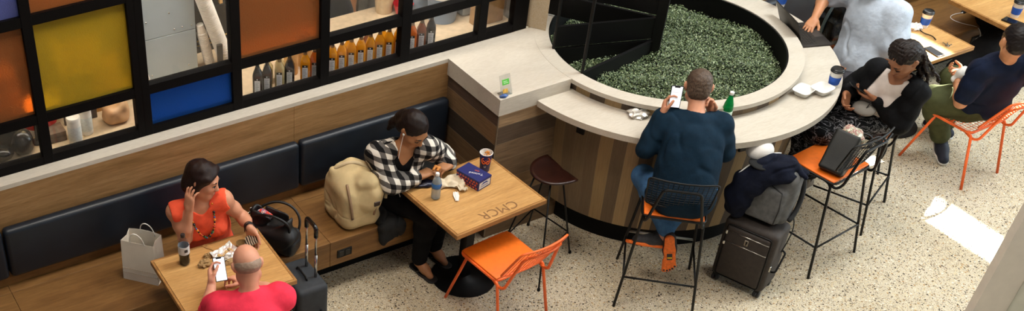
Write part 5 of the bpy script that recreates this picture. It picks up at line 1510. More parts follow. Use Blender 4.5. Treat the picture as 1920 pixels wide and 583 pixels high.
S = SDF(); S.chain([(4.0, 5.90, .53), (4.15, 5.88, .55), (4.30, 5.86, .50)], [.08, .09, .05], k=.05); S.chain([(4.05, 5.78, .51), (4.22, 5.74, .50), (4.34, 5.78, .48)], [.06, .055, .03], k=.05); S.rc((4.12, 5.95, .60), (4.28, 5.95, .56), .06, .05, k=.05); S.half((4.1, 5.8, .446), (0, 0, -1))
o = sdf_obj(S, .007, 'cloth', M_blackcloth, cj, crease(.018, 28, 45)); at0(o, cj)

# black handbag at the woman in orange
hb = thing('handbag', 'black handbag with long strap and patterned scarf beside the woman in orange', 'handbag', (2.77, 5.66, .446))
h0 = V3((2.775, 5.655, .446)); ax = nrm((.55, -.83, 0)); bx_ = nrm((.83, .55, 0)); Mh = np.stack([ax, bx_, up], 1)
M_hb = plain('black_leather', '#0e0d0e', .5, 0, .3, 20, .25, 200, .003)
S = SDF(); S.bx(h0+V3((0, 0, .10)), (.19, .085, .10), .06, Mh); S.bx(h0+V3((0, 0, .20)), (.15, .05, .10), .04, Mh, k=.04); S.bx(h0+V3((0, 0, .28)), (.13, .036, .06), .02, Mh, op='-')
o = sdf_obj(S, .005, 'body', M_hb, hb, crease(.016, 24, 46)); at0(o, hb)
S = SDF(); S.el(h0-ax*.05+V3((0, 0, .255)), (.06, .034, .034), Mh)
def scarf():
    t = NT('patterned_scarf'); n = t.noise(t.coords((30, 30, 30)), 1.6, 2)
    t.bsdf(t.ramp(n, [(.35, '#c83a26'), (.5, '#2c4a86'), (.56, '#d8cfc0'), (.62, '#b02a20')], 'CONSTANT'), .85); return t.m
o = sdf_obj(S, .004, 'scarf', scarf(), hb, wob(.006, 60, 47)); at0(o, hb)
for s in (-1, 1):
    p = h0+bx_*s*.055
    at0(MB().tube([Vector(v) for v in bez(p-ax*.12+V3((0, 0, .25)), p-ax*.02+bx_*(.06*s+.03)+V3((0, 0, .36)), p+ax*.20+bx_*(.05+.05*s)+V3((0, 0, .28 if s > 0 else .33)), p+ax*.15+bx_*.02+V3((0, 0, .12 if s > 0 else .2)), 16)], .009, 8).build('strap', M_hb, hb, True), hb)
mb = MB(); mb.tube([Vector(h0-ax*.16+V3((math.cos(a)*.012, math.sin(a)*.004, .255+math.sin(a)*.016))) for a in np.linspace(0, 2*PI, 12)], .003, 6); mb.box(h0[0]-.12, h0[0]-.085, h0[1]+.12, h0[1]+.13, h0[2]+.235, h0[2]+.25, .003); at0(mb.build('clasp', M_chrome, hb, True), hb)

# white paper bag
pb = thing('paper_bag', 'white paper carrier bag with twisted handles on the banquette', 'bag', (1.843, 5.727, .446), math.atan2(5.637-5.813, 1.929-1.758))
w, dep, h = .25, .13, .325
M_pb = plain('white_paper', '#ece4d6', .8, 0, .05, 8, .15, 60, .002); M_pb.use_backface_culling = False
mb = MB()
def bagwall(p0, p1, sag=0):
    return [p0, p1]
x0, x1, y0, y1 = -w/2, w/2, 0, dep
def wall(a, b, dip=0, n=8):
    V = []
    for i in range(n+1):
        x = a[0]+(b[0]-a[0])*i/n; y = a[1]+(b[1]-a[1])*i/n
        V.append([mb.bm.verts.new((x*(1-.03*k)+.0, y+(.012 if k == 2 and abs(a[1]-b[1]) > .01 else 0)*0, h*k/3+(dip*math.sin(PI*i/n) if k == 3 else 0))) for k in range(4)])
    for i in range(n):
        for k in range(3): mb.bm.faces.new((V[i][k], V[i+1][k], V[i+1][k+1], V[i][k+1]))
wall((x0, y0), (x1, y0), .0); wall((x1, y0), (x1-.015, dep/2)); wall((x1-.015, dep/2), (x1, y1)); wall((x1, y1), (x0, y1), .012); wall((x0, y1), (x0+.015, dep/2)); wall((x0+.015, dep/2), (x0, y0))
mb.bm.faces.new([mb.bm.verts.new(p) for p in ((x0, y0, .001), (x1, y0, .001), (x1, y1, .001), (x0, y1, .001))])
bmesh.ops.remove_doubles(mb.bm, verts=mb.bm.verts, dist=.0008)
mb.build('body', M_pb, pb, solid=.0018)
mb = MB(); mb.box(x0+.001, x1-.001, -.0025, -.0005, .062, .064); mb.box(x0+.001, x1-.001, -.0025, -.0005, .098, .0995); mb.build('fold_line', plain('paper_fold', '#b5aa98', .8), pb)
for yy, sh in ((.004, 0), (dep-.004, .02)):
    MB().tube(bez((-.05+sh, yy, h-.02), (-.055+sh, yy-.02, h+.12), (.055+sh, yy-.03, h+.12), (.05+sh, yy, h-.02), 18), .0035, 8).build('handle', M_white, pb, True)
mb = MB(); mb.box(-.06, .07, .03, .09, .01, .235, .01); mb.build('contents', plain('dark_packet', '#2c2416', .6, 0, .5, 8), pb)

# shiny black backpack beyond the laptop
sb = thing('backpack', 'shiny black backpack behind the laptop and the forearm typing on it', 'backpack', (7.68, 5.60, .752))
s0 = V3((7.68, 5.58, .752)); M_shiny = plain('shiny_black_nylon', '#0a0d0d', .22, 0, .3, 12, .3, 30, .01, spec=.7)
S = SDF(); S.bx(s0+V3((0, 0, .20)), (.13, .16, .20), .09); S.bx(s0+V3((-.12, -.02, .15)), (.04, .11, .11), .035, k=.03); S.half(s0, (0, 0, -1), k=.01)
o = sdf_obj(S, .007, 'body', M_shiny, sb, wob(.006, 28, 51)); at0(o, sb)
strap('carry_loop', bez(s0+V3((-.03, -.05, .40)), s0+V3((-.08, -.04, .47)), s0+V3((-.08, .04, .47)), s0+V3((-.03, .05, .40)), 10), .012, M_shiny, sb)
strap('front_strap', bez(s0+V3((-.10, -.04, .38)), s0+V3((-.17, -.04, .28)), s0+V3((-.18, -.03, .15)), s0+V3((-.14, -.03, .03)), 10), .012, plain('grey_strap', '#6d7d7c', .3), sb)

# open dark handbag on the stool
ob = thing('handbag', 'dark open handbag with a floral scarf on the orange bar stool seat', 'handbag', (6.43, 4.33, .754))
o0 = V3((6.34, 4.275, .754)); ax = nrm((.36, -.93, .0)); ln = nrm((.62, .18, .77)); ay = np.cross(ln, ax); Mo = np.stack([ax, ay, ln], 1)
S = SDF(); S.bx(o0+ln*.125, (.085, .085, .145), .02, Mo); S.bx(o0+ln*.21, (.066, .066, .12), .015, Mo, op='-'); S.half(o0, (0, 0, -1), k=.004)
o = sdf_obj(S, .005, 'body', plain('dark_olive_leather', '#12110c', .6, 0, .3, 12, .2, 120, .003, spec=.5), ob, wob(.002, 30, 53)); at0(o, ob)
def floral():
    t = NT('floral_scarf'); n = t.noise(t.coords((24, 24, 24)), 1.4, 2)
    t.bsdf(t.ramp(n, [(.32, '#d8cdb8'), (.46, '#7d2430'), (.53, '#c9b7a3'), (.58, '#5e6a45'), (.66, '#e0d6c6')]), .85); return t.m
S = SDF(); S.el(o0+ln*.255-ax*.0, (.075, .065, .05), Mo); S.el(o0+ln*.28+ax*.03+ay*.02, (.045, .04, .045), Mo); S.el(o0+ln*.28-ax*.04, (.045, .045, .045), Mo)
o = sdf_obj(S, .004, 'scarf', floral(), ob, wob(.010, 55, 54)); at0(o, ob)
strap('strap', bez(o0+ln*.24+ax*.12-ay*.05, o0+ln*.36+ax*.16-ay*.08, o0+ln*.33+ax*.24+ay*.05, o0+ln*.20+ax*.22+ay*.08, 14), .009, M_hb, ob)
strap('strap', bez(o0+ln*.24-ax*.05+ay*.05, o0+ln*.36+ax*.02+ay*.12, o0+ln*.34+ax*.14+ay*.12, o0+ln*.24+ax*.12+ay*.05, 14), .009, M_hb, ob)

# grey pouch on the lap of the woman with braids
S = SDF(); S.el((6.80, 4.50, .985), (.06, .08, .03), frame((-.3, .9, .0), (-.4, -.2, .85)))
pc = sdf_obj(S, .005, 'pouch', cloth('grey_pouch', '#88837c', .06, .2), None); tag(pc, 'grey oval pouch in the lap of the woman with braids', 'pouch')
# ================================================================== things on the tables and the bar
def phone(label, c, xdir, up_, screen='#e8eaf0', w=.074, h=.15, on=True):
    """xdir: direction of the width, up_: direction of the height; the screen faces xdir x up_"""
    x = nrm(xdir); y = nrm(V3(up_)-x*(V3(up_)@x)); z = np.cross(x, y)
    t = thing('phone', label, 'phone', tuple(c))
    M = Matrix(np.stack([x, y, z], 1).tolist()).to_4x4()
    mb = MB(); mb.box(-w/2, w/2, -h/2, h/2, -.004, .004, .003, M, 3); mb.build('body', plain('phone_black', '#0b0b0c', .3), t, auto=40)
    mb = MB(); mb.box(-w/2+.004, w/2-.004, -h/2+.005, h/2-.005, .0038, .0046, 0, M)
    mt = NT('phone_screen_on') if on and 'phone_screen_on' not in MATS else None
    if mt: mt.bsdf(screen, .15, 0, emit=screen, es=.75); MATS['phone_screen_on'] = mt.m
    s = mb.build('screen', MATS['phone_screen_on'] if on else plain('phone_screen_off', '#15171a', .08, spec=.6), t)
    if on:
        mb = MB(); mb.box(-.017, .017, h/2-.012, h/2-.0045, .0045, .005, 0, M); mb.build('notch', plain('phone_black', '#0b0b0c', .3), s)
        mb = MB(); 
        for k, ww in enumerate((.04, .03, .045, .024)): mb.box(-.028, -.028+ww, .03-k*.02, .0315-k*.02, .0046, .005, 0, M)
        ln_ = mb.build('text_lines', plain('screen_grey', '#b9bdc8', .5), s); ln_['kind'] = 'stuff'
    return t
phone('lit phone held up by the man in teal', (5.232, 4.745, 1.405), (.78, -.62, .0), (.12, .14, .98))
phone('lit white screened phone held by the bald man in red', (2.155, 5.12, .885), (.97, -.22, .0), (-.15, .62, .75))
phone('dark phone in the hands of the woman with braids', (6.775, 4.565, 1.115), (-.5, -.85, .1), (-.6, .35, .35), on=False)

def lathe_thing(name, label, cat, c, parts, rz=0, group=None):
    t = thing(name, label, cat, c, rz, group)
    for nm, prof, m in parts: MB().lathe(prof, 28).build(nm, m, t, auto=35)
    return t
M_pet = glass('clear_plastic', (.80, .83, .86, 1)); M_cap = plain('dark_cap', '#2a2422', .4)
M_cola = plain('cola', '#150805', .15, spec=.6); M_water = glass('water', (.90, .94, .95, 1)); M_lblw = plain('label_white', '#d2d0d0', .5); M_lblb = plain('label_blue', '#2d6bb0', .45)
co_ = lathe_thing('cola_bottle', 'half empty cola bottle with a white label on the left table', 'bottle', (2.052, 5.44, .7355), [
    ('bottle', [(0, .0), (.026, .0), (.033, .010), (.035, .03), (.0325, .05), (.0355, .075), (.036, .15), (.033, .165), (.022, .195), (.0125, .212), (.0125, .222)], M_pet),
    ('drink', [(0, .003), (.025, .003), (.031, .012), (.033, .03), (.0305, .05), (.0335, .075), (.0335, .088), (0, .088)], M_cola),
    ('label', [(.0352, .09), (.0368, .091), (.0368, .149), (.0352, .150)], M_lblw), ('cap', [(.0142, .213), (.0148, .214), (.0148, .232), (.013, .235), (0, .235)], M_cap)])
mb = MB(); mb.box(-.011, .011, -.0375, -.0366, .112, .134); mb.build('label_print', plain('label_print', '#3a3636', .5), co_)
wb = lathe_thing('water_bottle', 'clear water bottle with a blue label on the CMCR table', 'bottle', (3.818, 5.285, .7355), [
    ('bottle', [(0, .0), (.024, .0), (.031, .008), (.0325, .03), (.0305, .045), (.0325, .06), (.0305, .075), (.0325, .09), (.0325, .13), (.030, .145), (.019, .175), (.0125, .188), (.0125, .196)], M_pet),
    ('water', [(0, .003), (.023, .003), (.029, .01), (.030, .03), (.030, .135), (.027, .148), (.016, .172), (0, .174)], plain('still_water', '#e4e8e7', .25, 0, .03, trans=.6, ior=1.1)),
    ('label', [(.0327, .092), (.0333, .093), (.0333, .128), (.0327, .129)], M_lblb), ('cap', [(.0138, .187), (.0145, .188), (.0145, .203), (.0125, .206), (0, .206)], M_white)])
mb = MB(); mb.lathe([(0, 0), (.0125, 0), (.0125, .001), (0, .001)], 16, M=Matrix.Rotation(math.radians(-145), 4, 'Z') @ Matrix.Translation((0, .0338, .11)) @ Matrix.Rotation(PI/2, 4, 'X')); mb.build('label_badge', plain('label_navy', '#182a5c', .5), wb)
M_ggl = plain('green_plastic', '#0f8a44', .12, 0, .1, trans=.55, ior=1.25)
lathe_thing('green_bottle', 'green drink bottle with a white cap on the bar beside the man in teal', 'bottle', (5.705, 4.715, 1.1035), [
    ('bottle', [(0, 0), (.026, 0), (.032, .008), (.033, .03), (.033, .10), (.030, .125), (.016, .175), (.012, .19), (.012, .198)], M_ggl),
    ('label', [(.0332, .035), (.0338, .036), (.0338, .078), (.0332, .079)], plain('label_green', '#cfe3d2', .5)), ('cap', [(.0138, .196), (.0145, .197), (.0145, .214), (.012, .217), (0, .217)], M_white)])
M_sleeve = plain('blue_sleeve', '#1655b8', .6)
def coffee(label, c, lid=True, low=False):
    t = lathe_thing('coffee_cup', label, 'cup', c, [
        ('cup', [(0, 0), (.029, 0), (.030, .003), (.042, .125), (.0435, .127)], M_cups),
        ('sleeve', [(.0335, .030), (.0345, .030), (.0405, .088), (.0395, .088)], M_sleeve),
        ('lid', [(.0435, .124), (.046, .126), (.0455, .133), (.042, .136), (.041, .144), (.037, .147), (.035, .142), (0, .142)], plain('black_lid', '#16181a', .35))])
    return t
coffee('coffee cup with blue sleeve and black lid beside the food trays', (6.647, 4.685, 1.1035))
coffee('coffee cup with blue sleeve behind the raised laptop lid', (7.20, 5.73, 1.1035))
coffee('coffee cup with blue sleeve on the sunlit far right table', (8.535, 5.44-.04, .7355))
coffee('coffee cup with blue sleeve on the table in the top right corner', (9.31, 5.175, .7355))

def tray(label, c, rz):
    t = thing('food_tray', label, 'tray', c, rz, 'empty white food trays on the bar')
    mb = MB()
    def sq(r, z, n=40, p=4):
        return [mb.bm.verts.new((r*math.copysign(abs(math.cos(a))**(2/p), math.cos(a)), r*.86*math.copysign(abs(math.sin(a))**(2/p), math.sin(a)), z)) for a in [2*PI*i/n for i in range(n)]]
    R_ = [sq(.045, .002), sq(.052, .006), sq(.066, .040), sq(.071, .042), sq(.071, .038)]
    mb.bm.faces.new(R_[0][::-1])
    for a, b in zip(R_[:-1], R_[1:]):
        for i in range(40): mb.bm.faces.new((a[i], a[(i+1) % 40], b[(i+1) % 40], b[i]))
    mb.build('shell', M_white, t, auto=50, solid=.0015); return t
tray('empty white food tray on the bar nearer the planter rim', (6.395, 4.71, 1.1035), .25)
tray('empty white food tray on the bar next to the coffee cup', (6.525, 4.665, 1.1035), .1)

def crumple(name, label, cat, c, r, m, seed, res=.0035, amp=.012, freq=60, grp=None):
    rs = random.Random(seed); bm = bmesh.new(); bmesh.ops.create_icosphere(bm, subdivisions=3, radius=1)
    for v in bm.verts:
        k = rs.uniform(.62, 1.12)+.15*math.sin(5*v.co.x+seed)*math.sin(6*v.co.y)
        v.co = Vector((v.co.x*r[0]*k, v.co.y*r[1]*k, max(v.co.z*r[2]*k, -r[2]*.55)))
        v.co.z += r[2]*.55
    me = bpy.data.meshes.new(name); bm.to_mesh(me); bm.free()
    o = link(name, me, m); o.location = c; tag(o, label, cat, grp); return o
M_kraft = plain('kraft_paper', '#9a7a4e', .8, 0, .2, 40); M_foil = plain('silver_foil', '#e2ded6', .35, .55, .2, 40); M_nap = plain('napkin', '#cfc0a6', .9, 0, .06, 20, .2, 90, .003); crumple('paper_wad', 'crumpled brown paper wad nearest the cola bottle', 'paper', (2.155, 5.365, .735), (.045, .038, .026), M_kraft, 61)
crumple('paper_wad', 'small crumpled brown paper wad behind the larger one', 'paper', (2.205, 5.43, .735), (.03, .025, .018), M_kraft, 63)
crumple('foil_ball', 'crumpled silver foil wrapper on the bar left of the phone', 'wrapper', (5.24, 5.03, 1.1035), (.085, .065, .035), M_foil, 65, amp=.018, freq=48)
crumple('foil_ball', 'crumpled foil on the open food wrapper on the left table', 'wrapper', (2.335, 5.36, .737), (.05, .035, .02), M_foil, 67, amp=.014)
crumple('brown_wrapper', 'crumpled brown wrapper under the foil on the left table', 'wrapper', (2.30, 5.32, .736), (.05, .03, .015), M_kraft, 69, amp=.012)
ft = thing('food_wrapper', 'open silver lined food wrapper on the left table', 'wrapper', (2.315, 5.39, .7355), .3)
mb = MB(); rs = random.Random(5)
mb.grid(lambda u, v: ((u-.5)*.17, (v-.5)*.12, .003+.016*(abs(u-.5)*2)**3+.018*(abs(v-.5)*2)**3+rs.uniform(0, .007)), 12, 9); mb.build('sheet', M_foil, ft, solid=.0015)
mb = MB(); rs = random.Random(8)
for k in range(7): mb.box(-.05+k*.014, -.05+k*.014+.02, -.03+rs.uniform(0, .03), .0+rs.uniform(0, .03), .008, .02+rs.uniform(0, .008), .003, seg=1)
cr = mb.build('food_scraps', plain('scraps', '#c4a06a', .7, 0, .3, 60), ft); cr['kind'] = 'stuff'
fk = thing('fork', 'brown wooden fork lying on the left table', 'fork', (2.265, 5.47, .7365), math.radians(115))
mb = MB(); mb.prism([(-.085, -.004), (.03, -.005), (.045, -.012), (.06, -.012), (.06, .012), (.045, .012), (.03, .005), (-.085, .004)], .001, .004)
for k in (-.0095, -.003, .0035, .0095): mb.box(.059, .088, k-.0022, k+.0022, .001, .004)
mb.build('body', plain('wood_fork', '#a97f4a', .6), fk)
mb = MB(); mb.lathe([(0, .0), (.026, .0), (.036, .035), (.0365, .037), (.034, .036)], 24); o = mb.build('paper_cup', M_kraft, None, auto=40); o.location = (2.44, 5.42, .7355); o.rotation_euler = (.0, 0, 0); tag(o, 'small brown paper cup behind the bald head', 'cup')
# striped wallet in the hand of the woman in orange
def zebra():
    t = NT('zebra_stripe'); w_ = t.n('ShaderNodeTexWave'); w_.inputs['Scale'].default_value = 26; w_.inputs['Distortion'].default_value = 3; t.l(t.coords(), w_.inputs[0])
    t.bsdf(t.ramp(w_.outputs['Fac'], [(.45, '#2a1c14'), (.55, '#cdbda4')]), .6); return t.m
wl = thing('wallet', 'striped brown and cream wallet held by the woman in orange', 'wallet', (2.50, 5.395, .79))
M = Matrix(np.stack([nrm((.75, -.3, .5)), nrm((.3, .55, .75)), nrm(np.cross((.75, -.3, .5), (.3, .55, .75)))], 1).tolist()).to_4x4()
mb = MB(); mb.box(-.05, .05, -.04, .04, -.009, .009, .006, M, 3); mb.build('body', zebra(), wl, auto=40)
mb = MB(); mb.box(-.051, .051, -.0415, -.039, -.003, .003, .001, M, 1); mb.build('zipper', M_chrome, wl)

# pretzel box, cup, chip bag, napkins
M_pbx = plain('box_navy', '#1d2360', .5, 0, .06); M_pog = plain('print_orange', '#e9631c', .5)
bx0 = V3((4.06, 5.43, .7355)); e1 = nrm((.30, -1.0, 0)); e2 = nrm((1.0, .26, 0)); ang = math.atan2(e2[1], e2[0])
pbx = thing('snack_box', 'navy snack box with orange pretzel print on the CMCR table', 'box', (4.145, 5.325, .7355), ang)
w_, l_, h_ = .125, .20, .08
mb = MB(); mb.prism([(-w_/2, -l_/2), (w_/2, -l_/2), (w_/2*.94, l_/2), (-w_/2*.94, l_/2)], 0, h_*.86)
top = mb.build('carton', M_pbx, pbx)
mb = MB(); P_ = [(-w_/2-.002, -l_/2-.004, h_*.86), (w_/2+.002, -l_/2-.004, h_*.86), (w_/2, l_/2+.002, h_*.86), (-w_/2, l_/2+.002, h_*.86)]
v = [mb.bm.verts.new(p) for p in P_]+[mb.bm.verts.new((p[0]*.97, p[1]*.97, h_)) for p in P_]
for f in ((3, 2, 1, 0), (4, 5, 6, 7), (0, 1, 5, 4), (1, 2, 6, 5), (2, 3, 7, 6), (3, 0, 4, 7)): mb.bm.faces.new([v[k] for k in f])
lid = mb.build('lid', M_pbx, pbx)
text_mesh('lettering', 'Get', .022, M_pog, lid, Matrix.Translation((.026, -.005, h_+.0004)) @ Rz(math.radians(118)))
text_mesh('lettering', 'Twisted', .030, M_white, lid, Matrix.Translation((-.004, -.022, h_+.0004)) @ Rz(math.radians(118)))
mb = MB(); mb.box(-w_*.43, w_*.43, -l_/2-.0012, -l_/2+.001, .010, .060); lb_ = mb.build('white_label', M_napw, top)
mb = MB(); mb.prism([(-.04, .0), (-.012, .018), (.0, .014), (.012, .018), (.04, .0), (0, .004)], 0, .0008, Matrix.Translation((0, -l_/2-.0012, .038)) @ Matrix.Rotation(PI/2, 4, 'X')); mb.box(-.04, .03, -l_/2-.002, -l_/2-.001, .028, .030); mb.box(-.04, .038, -l_/2-.002, -l_/2-.001, .022, .024); mb.build('label_print', plain('print_blue', '#23408e', .5), lb_)
def pretzel(mb, M, s):
    P = []
    for i in range(33):
        a = -PI*.5+2*PI*i/32
        t = i/32
    pts = [(-.25, -.9), (.55, -.1), (.85, .55), (.45, .95), (.0, .55), (-.45, .95), (-.85, .55), (-.55, -.1), (.25, -.9)]
    pts = [(-.62, .25), (-.1, -.25), (.42, -.75), (.80, -.15), (.92, .45), (.55, .9), (.12, .55), (0, .2), (-.12, .55), (-.55, .9), (-.92, .45), (-.80, -.15), (-.42, -.75), (.1, -.25), (.62, .25)]
    c = rpath([(x*s, y*s, 0) for x, y in pts], s*.5, 4)
    mb.tube(c, s*.13, 6, M=M @ Matrix.Diagonal((1, 1, .35, 1)))
mb = MB()
for i in range(8):
    for j in range(3):
        yy = -l_/2+.018+i*.024+(.01 if j % 2 else 0); zz = .013+j*.022
        if yy > l_/2-.01: continue
        pretzel(mb, Matrix.Translation((-w_/2-.0006, yy, zz)) @ Matrix.Rotation(PI/2, 4, 'Y') @ Rz(i*1.3+j), .0085)
pr = mb.build('pretzel_print', M_pog, top, True); pr['kind'] = 'stuff'
cu = lathe_thing('snack_cup', 'navy paper cup with an orange pretzel emblem on the CMCR table', 'cup', (4.29, 5.40, .7355), [
    ('cup', [(0, .004), (.030, .004), (.031, .0), (.032, .002), (.0435, .146), (.0425, .146), (.0315, .02), (0, .02)], M_pbx), ('rim', [(.0425, .1445), (.0455, .146), (.0455, .149), (.043, .151), (.0415, .148)], M_cups),
    ('inner_liner', [(.042, .147), (.0385, .11), (.037, .105), (0, .105)], M_cups)])
mb = MB(); pretzel(mb, Rz(math.radians(-125+90+0)) @ Matrix.Translation((0, -.0400, .098)) @ Matrix.Rotation(PI/2-.08, 4, 'X'), .031); mb.build('pretzel_emblem', M_pog, cu, True)
for zz, rr_, hw_ in ((.058, .0349, .30), (.048, .0342, .20)):
    mb = MB()
    for k in range(9):
        a = math.radians(-125)+(k-4)*hw_*.2
        mb.box(-.0022, .0018, -.0006, .0004, -.0028+.0008*(k % 3), .0028, 0, Matrix.Translation((rr_*math.cos(a)*1.02, rr_*math.sin(a)*1.02, zz)) @ Rz(a+PI/2))
    sm_ = mb.build('small_print', M_white, cu); sm_['kind'] = 'stuff'
mb = MB(); rs = random.Random(4)
for k in range(14): bmesh.ops.create_icosphere(mb.bm, subdivisions=1, radius=.010, matrix=Matrix.Translation((rs.uniform(-.026, .026), rs.uniform(-.026, .026), .122+rs.uniform(0, .018))) @ Matrix.Diagonal((1.2, .9, .8, 1)))
br = mb.build('pretzel_bites', plain('baked', '#b9742a', .6, 0, .3, 60), cu, True); br['kind'] = 'stuff'
S = SDF(); S.el((0, 0, .016), (.085, .036, .020)); S.bx((0, 0, .012), (.095, .034, .004), .003, k=.02)
cbg = sdf_obj(S, .003, 'chip_bag', plain('navy_foil_bag', '#16172a', .3, .35, .3, 40), None, wob(.004, 90, 71)); cbg.location = (3.83, 5.445, .735); cbg.rotation_euler = (0, 0, -.35)
tag(cbg, 'dark foil snack bag beside the water bottle', 'snack bag')
def napkin(label, c, rz, L, W_, m, seed, wav=.015):
    t = random.Random(seed); mb = MB(); ph = t.uniform(0, 6)
    mb.grid(lambda u, v: ((u-.5)*L, (v-.5)*W_*(1-.25*math.sin(u*5+ph)), .004+wav*abs(math.sin(u*7+ph)*math.cos(v*6+ph*2))+wav*.5*abs(math.sin(v*11+u*4))), 22, 14)
    o = mb.build('napkin', m, None, True, solid=.0015); o.location = c; o.rotation_euler = (0, 0, rz); tag(o, label, 'napkin'); return o
napkin('crumpled beige napkin between the hands and the snack box', (3.99, 5.375, .7358), -.2, .17, .12, M_nap, 1, .028)
napkin('twisted beige napkin strip in front of the snack box', (4.015, 5.295, .7358), -1.25, .11, .04, M_nap, 3, .02)
napkin('white paper slip end of the napkin near the table front', (3.945, 5.225, .7358), 1.1, .10, .032, M_napw, 4, .006)
S = SDF(); S.chain([(3.885, 5.43, .855), (3.91, 5.445, .865), (3.935, 5.43, .855), (3.91, 5.418, .85)], [.009]*4, k=.006)
pz = sdf_obj(S, .003, 'pretzel_piece', plain('baked', '#b9742a', .6), None); tag(pz, 'bitten orange pretzel piece in the fingers of the woman in checks', 'pretzel')

# clear card holder on the counter
ch = thing('card_holder', 'clear acrylic holder with a green printed card on the counter', 'sign', (4.512, 5.535, 1.1965), 0)
Mt = Matrix.Rotation(math.radians(-22), 4, 'X')
mb = MB(); mb.box(-.043, .043, -.002, .002, .0, .145, .001, Mt, 1); mb.box(-.043, .043, -.0, .055, .0, .003, .001, seg=1); mb.build('acrylic', plain('acrylic', '#dcdcd6', .08, 0, .03, trans=.85, ior=1.2), ch)
mb = MB(); mb.box(-.027, .029, -.0035, -.0025, .075, .113, 0, Mt); cd = mb.build('green_card', plain('card_green', '#4fae3a', .5), ch)
mb = MB(); mb.box(-.018, .012, -.0042, -.0034, .097, .101, 0, Mt); mb.box(-.016, .020, -.0042, -.0034, .086, .090, 0, Mt); mb.build('card_print', plain('print_pale', '#c9e6bd', .5), cd)
mb = MB(); mb.box(-.03, .01, -.0035, -.0025, .02, .048, 0, Mt); mb.build('photo_card', plain('card_yellow', '#c99a3c', .5, 0, .4, 60), ch)
S = SDF(); S.chain([(-.055, -.012, .008), (-.03, -.02, .010), (-.005, -.022, .009)], [.009, .011, .008]); o = sdf_obj(S, .003, 'blue_wrapper', plain('wrap_blue', '#3c5a92', .35, .2, .4, 60), None, wob(.002, 120, 77)); o.location = (4.512, 5.545, 1.1965); tag(o, 'small crumpled blue wrapper beside the clear card holder', 'wrapper')

# laptop
H1, H2 = V3((6.868, 5.175, 1.1045)), V3((6.985, 5.50, 1.1045)); hd = nrm(H2-H1); bd = nrm(np.cross(hd, (0, 0, 1))); L_ = np.linalg.norm(H2-H1)
lp = thing('laptop', 'open dark laptop on the bar under the typing hand', 'laptop', tuple((H1+H2)/2))
M_lap = plain('laptop_dark', '#2b2623', .4, .3, .1); 
def lbox(mb, a0, a1, b0, b1, z0, z1, bev=.002):
    M = Matrix(np.stack([hd, bd, V3((0, 0, 1))], 1).tolist()).to_4x4(); mb.box(a0-L_/2, a1-L_/2, b0, b1, z0, z1, bev, M, 2)
mb = MB(); lbox(mb, 0, L_, .0, .225, 0, .012, .004); ba = mb.build('base', M_lap, lp, auto=40)
mb = MB()
for r in range(5):
    for k in range(14): lbox(mb, .022+k*.0215, .022+k*.0215+.0175, .03+r*.0205, .03+r*.0205+.0165, .0115, .0138, .0012)
ky = mb.build('keyboard', plain('keys', '#15130f', .5), ba); ky['kind'] = 'stuff'
mb = MB(); lbox(mb, .12, .23, .148, .212, .0115, .0128, .0008); mb.build('touchpad', plain('touchpad', '#3a3532', .3), ba)
tl = math.radians(24)
Ml = Matrix(np.stack([hd, -bd*math.sin(tl)*-1*-1, V3((0, 0, 1))], 1).tolist())
ld = nrm(V3((0, 0, 1))*math.cos(tl)-bd*math.sin(tl)); nd = np.cross(hd, ld)
Ml = Matrix(np.stack([hd, ld, nd], 1).tolist()).to_4x4()
mb = MB(); mb.box(-L_/2, L_/2, .008, .232, -.004, .004, .003, Ml, 2); sl_ = mb.build('lid', M_lap, lp, auto=40)
mb = MB(); mb.box(-L_/2+.01, L_/2-.01, .02, .222, *(sorted((-.0046, -.0038)) if nd@bd < 0 else (.0038, .0046)), 0, Ml); mb.build('screen', plain('laptop_screen', '#33404f', .1, emit='#33404f', es=.3), sl_)

# far right tables
tb = thing('tablet', 'dark phone in the strip of sunlight on the far right table', 'phone', (8.28, 5.08, .7355), math.radians(84))
mb = MB(); mb.box(-.075, .075, -.036, .036, 0, .009, .003); mb.build('body', plain('phone_black', '#0b0b0c', .3), tb, auto=40)
mb = MB(); mb.box(-.07, .07, -.032, .032, .0088, .0096); mb.build('screen', plain('phone_screen_off', '#15171a', .08), tb)
tb = thing('tablet', 'dark phone beside the cup on the corner table', 'phone', (9.215, 5.11, .7355), math.radians(100))
mb = MB(); mb.box(-.08, .08, -.04, .04, 0, .012, .003); mb.build('body', plain('phone_black', '#0b0b0c', .3), tb, auto=40)
mb = MB(); mb.box(-.074, .074, -.035, .035, .0118, .0126); mb.build('screen', plain('phone_screen_off', '#15171a', .08), tb)
kr = thing('key_ring', 'small bunch of keys in front of the dark phone on the sunlit table', 'keys', (8.44, 5.09, .7355), .4)
mb = MB(); mb.tube([(math.cos(a)*.012, math.sin(a)*.012, .003) for a in np.linspace(0, 2*PI, 16)[:-1]], .0016, 6, True); mb.build('ring', M_chrome, kr, True)
for k, a in enumerate((-.3, .3, 1.0)):
    mb = MB(); mb.box(.012, .055, -.004, .004, .001+k*.003, .0035+k*.003, 0, Rz(a)); mb.lathe([(0, 0), (.010, 0), (.010, .003), (0, .003)], 14, (.016*math.cos(a), .016*math.sin(a), .001+k*.003)); mb.build('key', M_chrome, kr)
o = MB().tube([Vector(p) for p in bez((8.46, 5.37, .742), (8.42, 5.27, .742), (8.50, 5.30, .742), (8.44, 5.20, .742), 12)], .004, 6).build('cable', M_black, None, True); tag(o, 'short black cable curling on the sunlit far right table', 'cable')
crumple('white_packet', 'white crumpled packet against the coffee cup on the sunlit table', 'packet', (8.455, 5.41, .7355), (.06, .045, .03), M_napw, 81, amp=.01)
pbk = thing('power_bank', 'small black power bank with a white cable on the far banquette seat', 'power bank', (9.575, 5.745, .4465), .2)
mb = MB(); mb.box(-.035, .035, -.018, .018, 0, .014, .004); mb.build('body', plain('phone_black', '#0b0b0c', .3), pbk, auto=40)
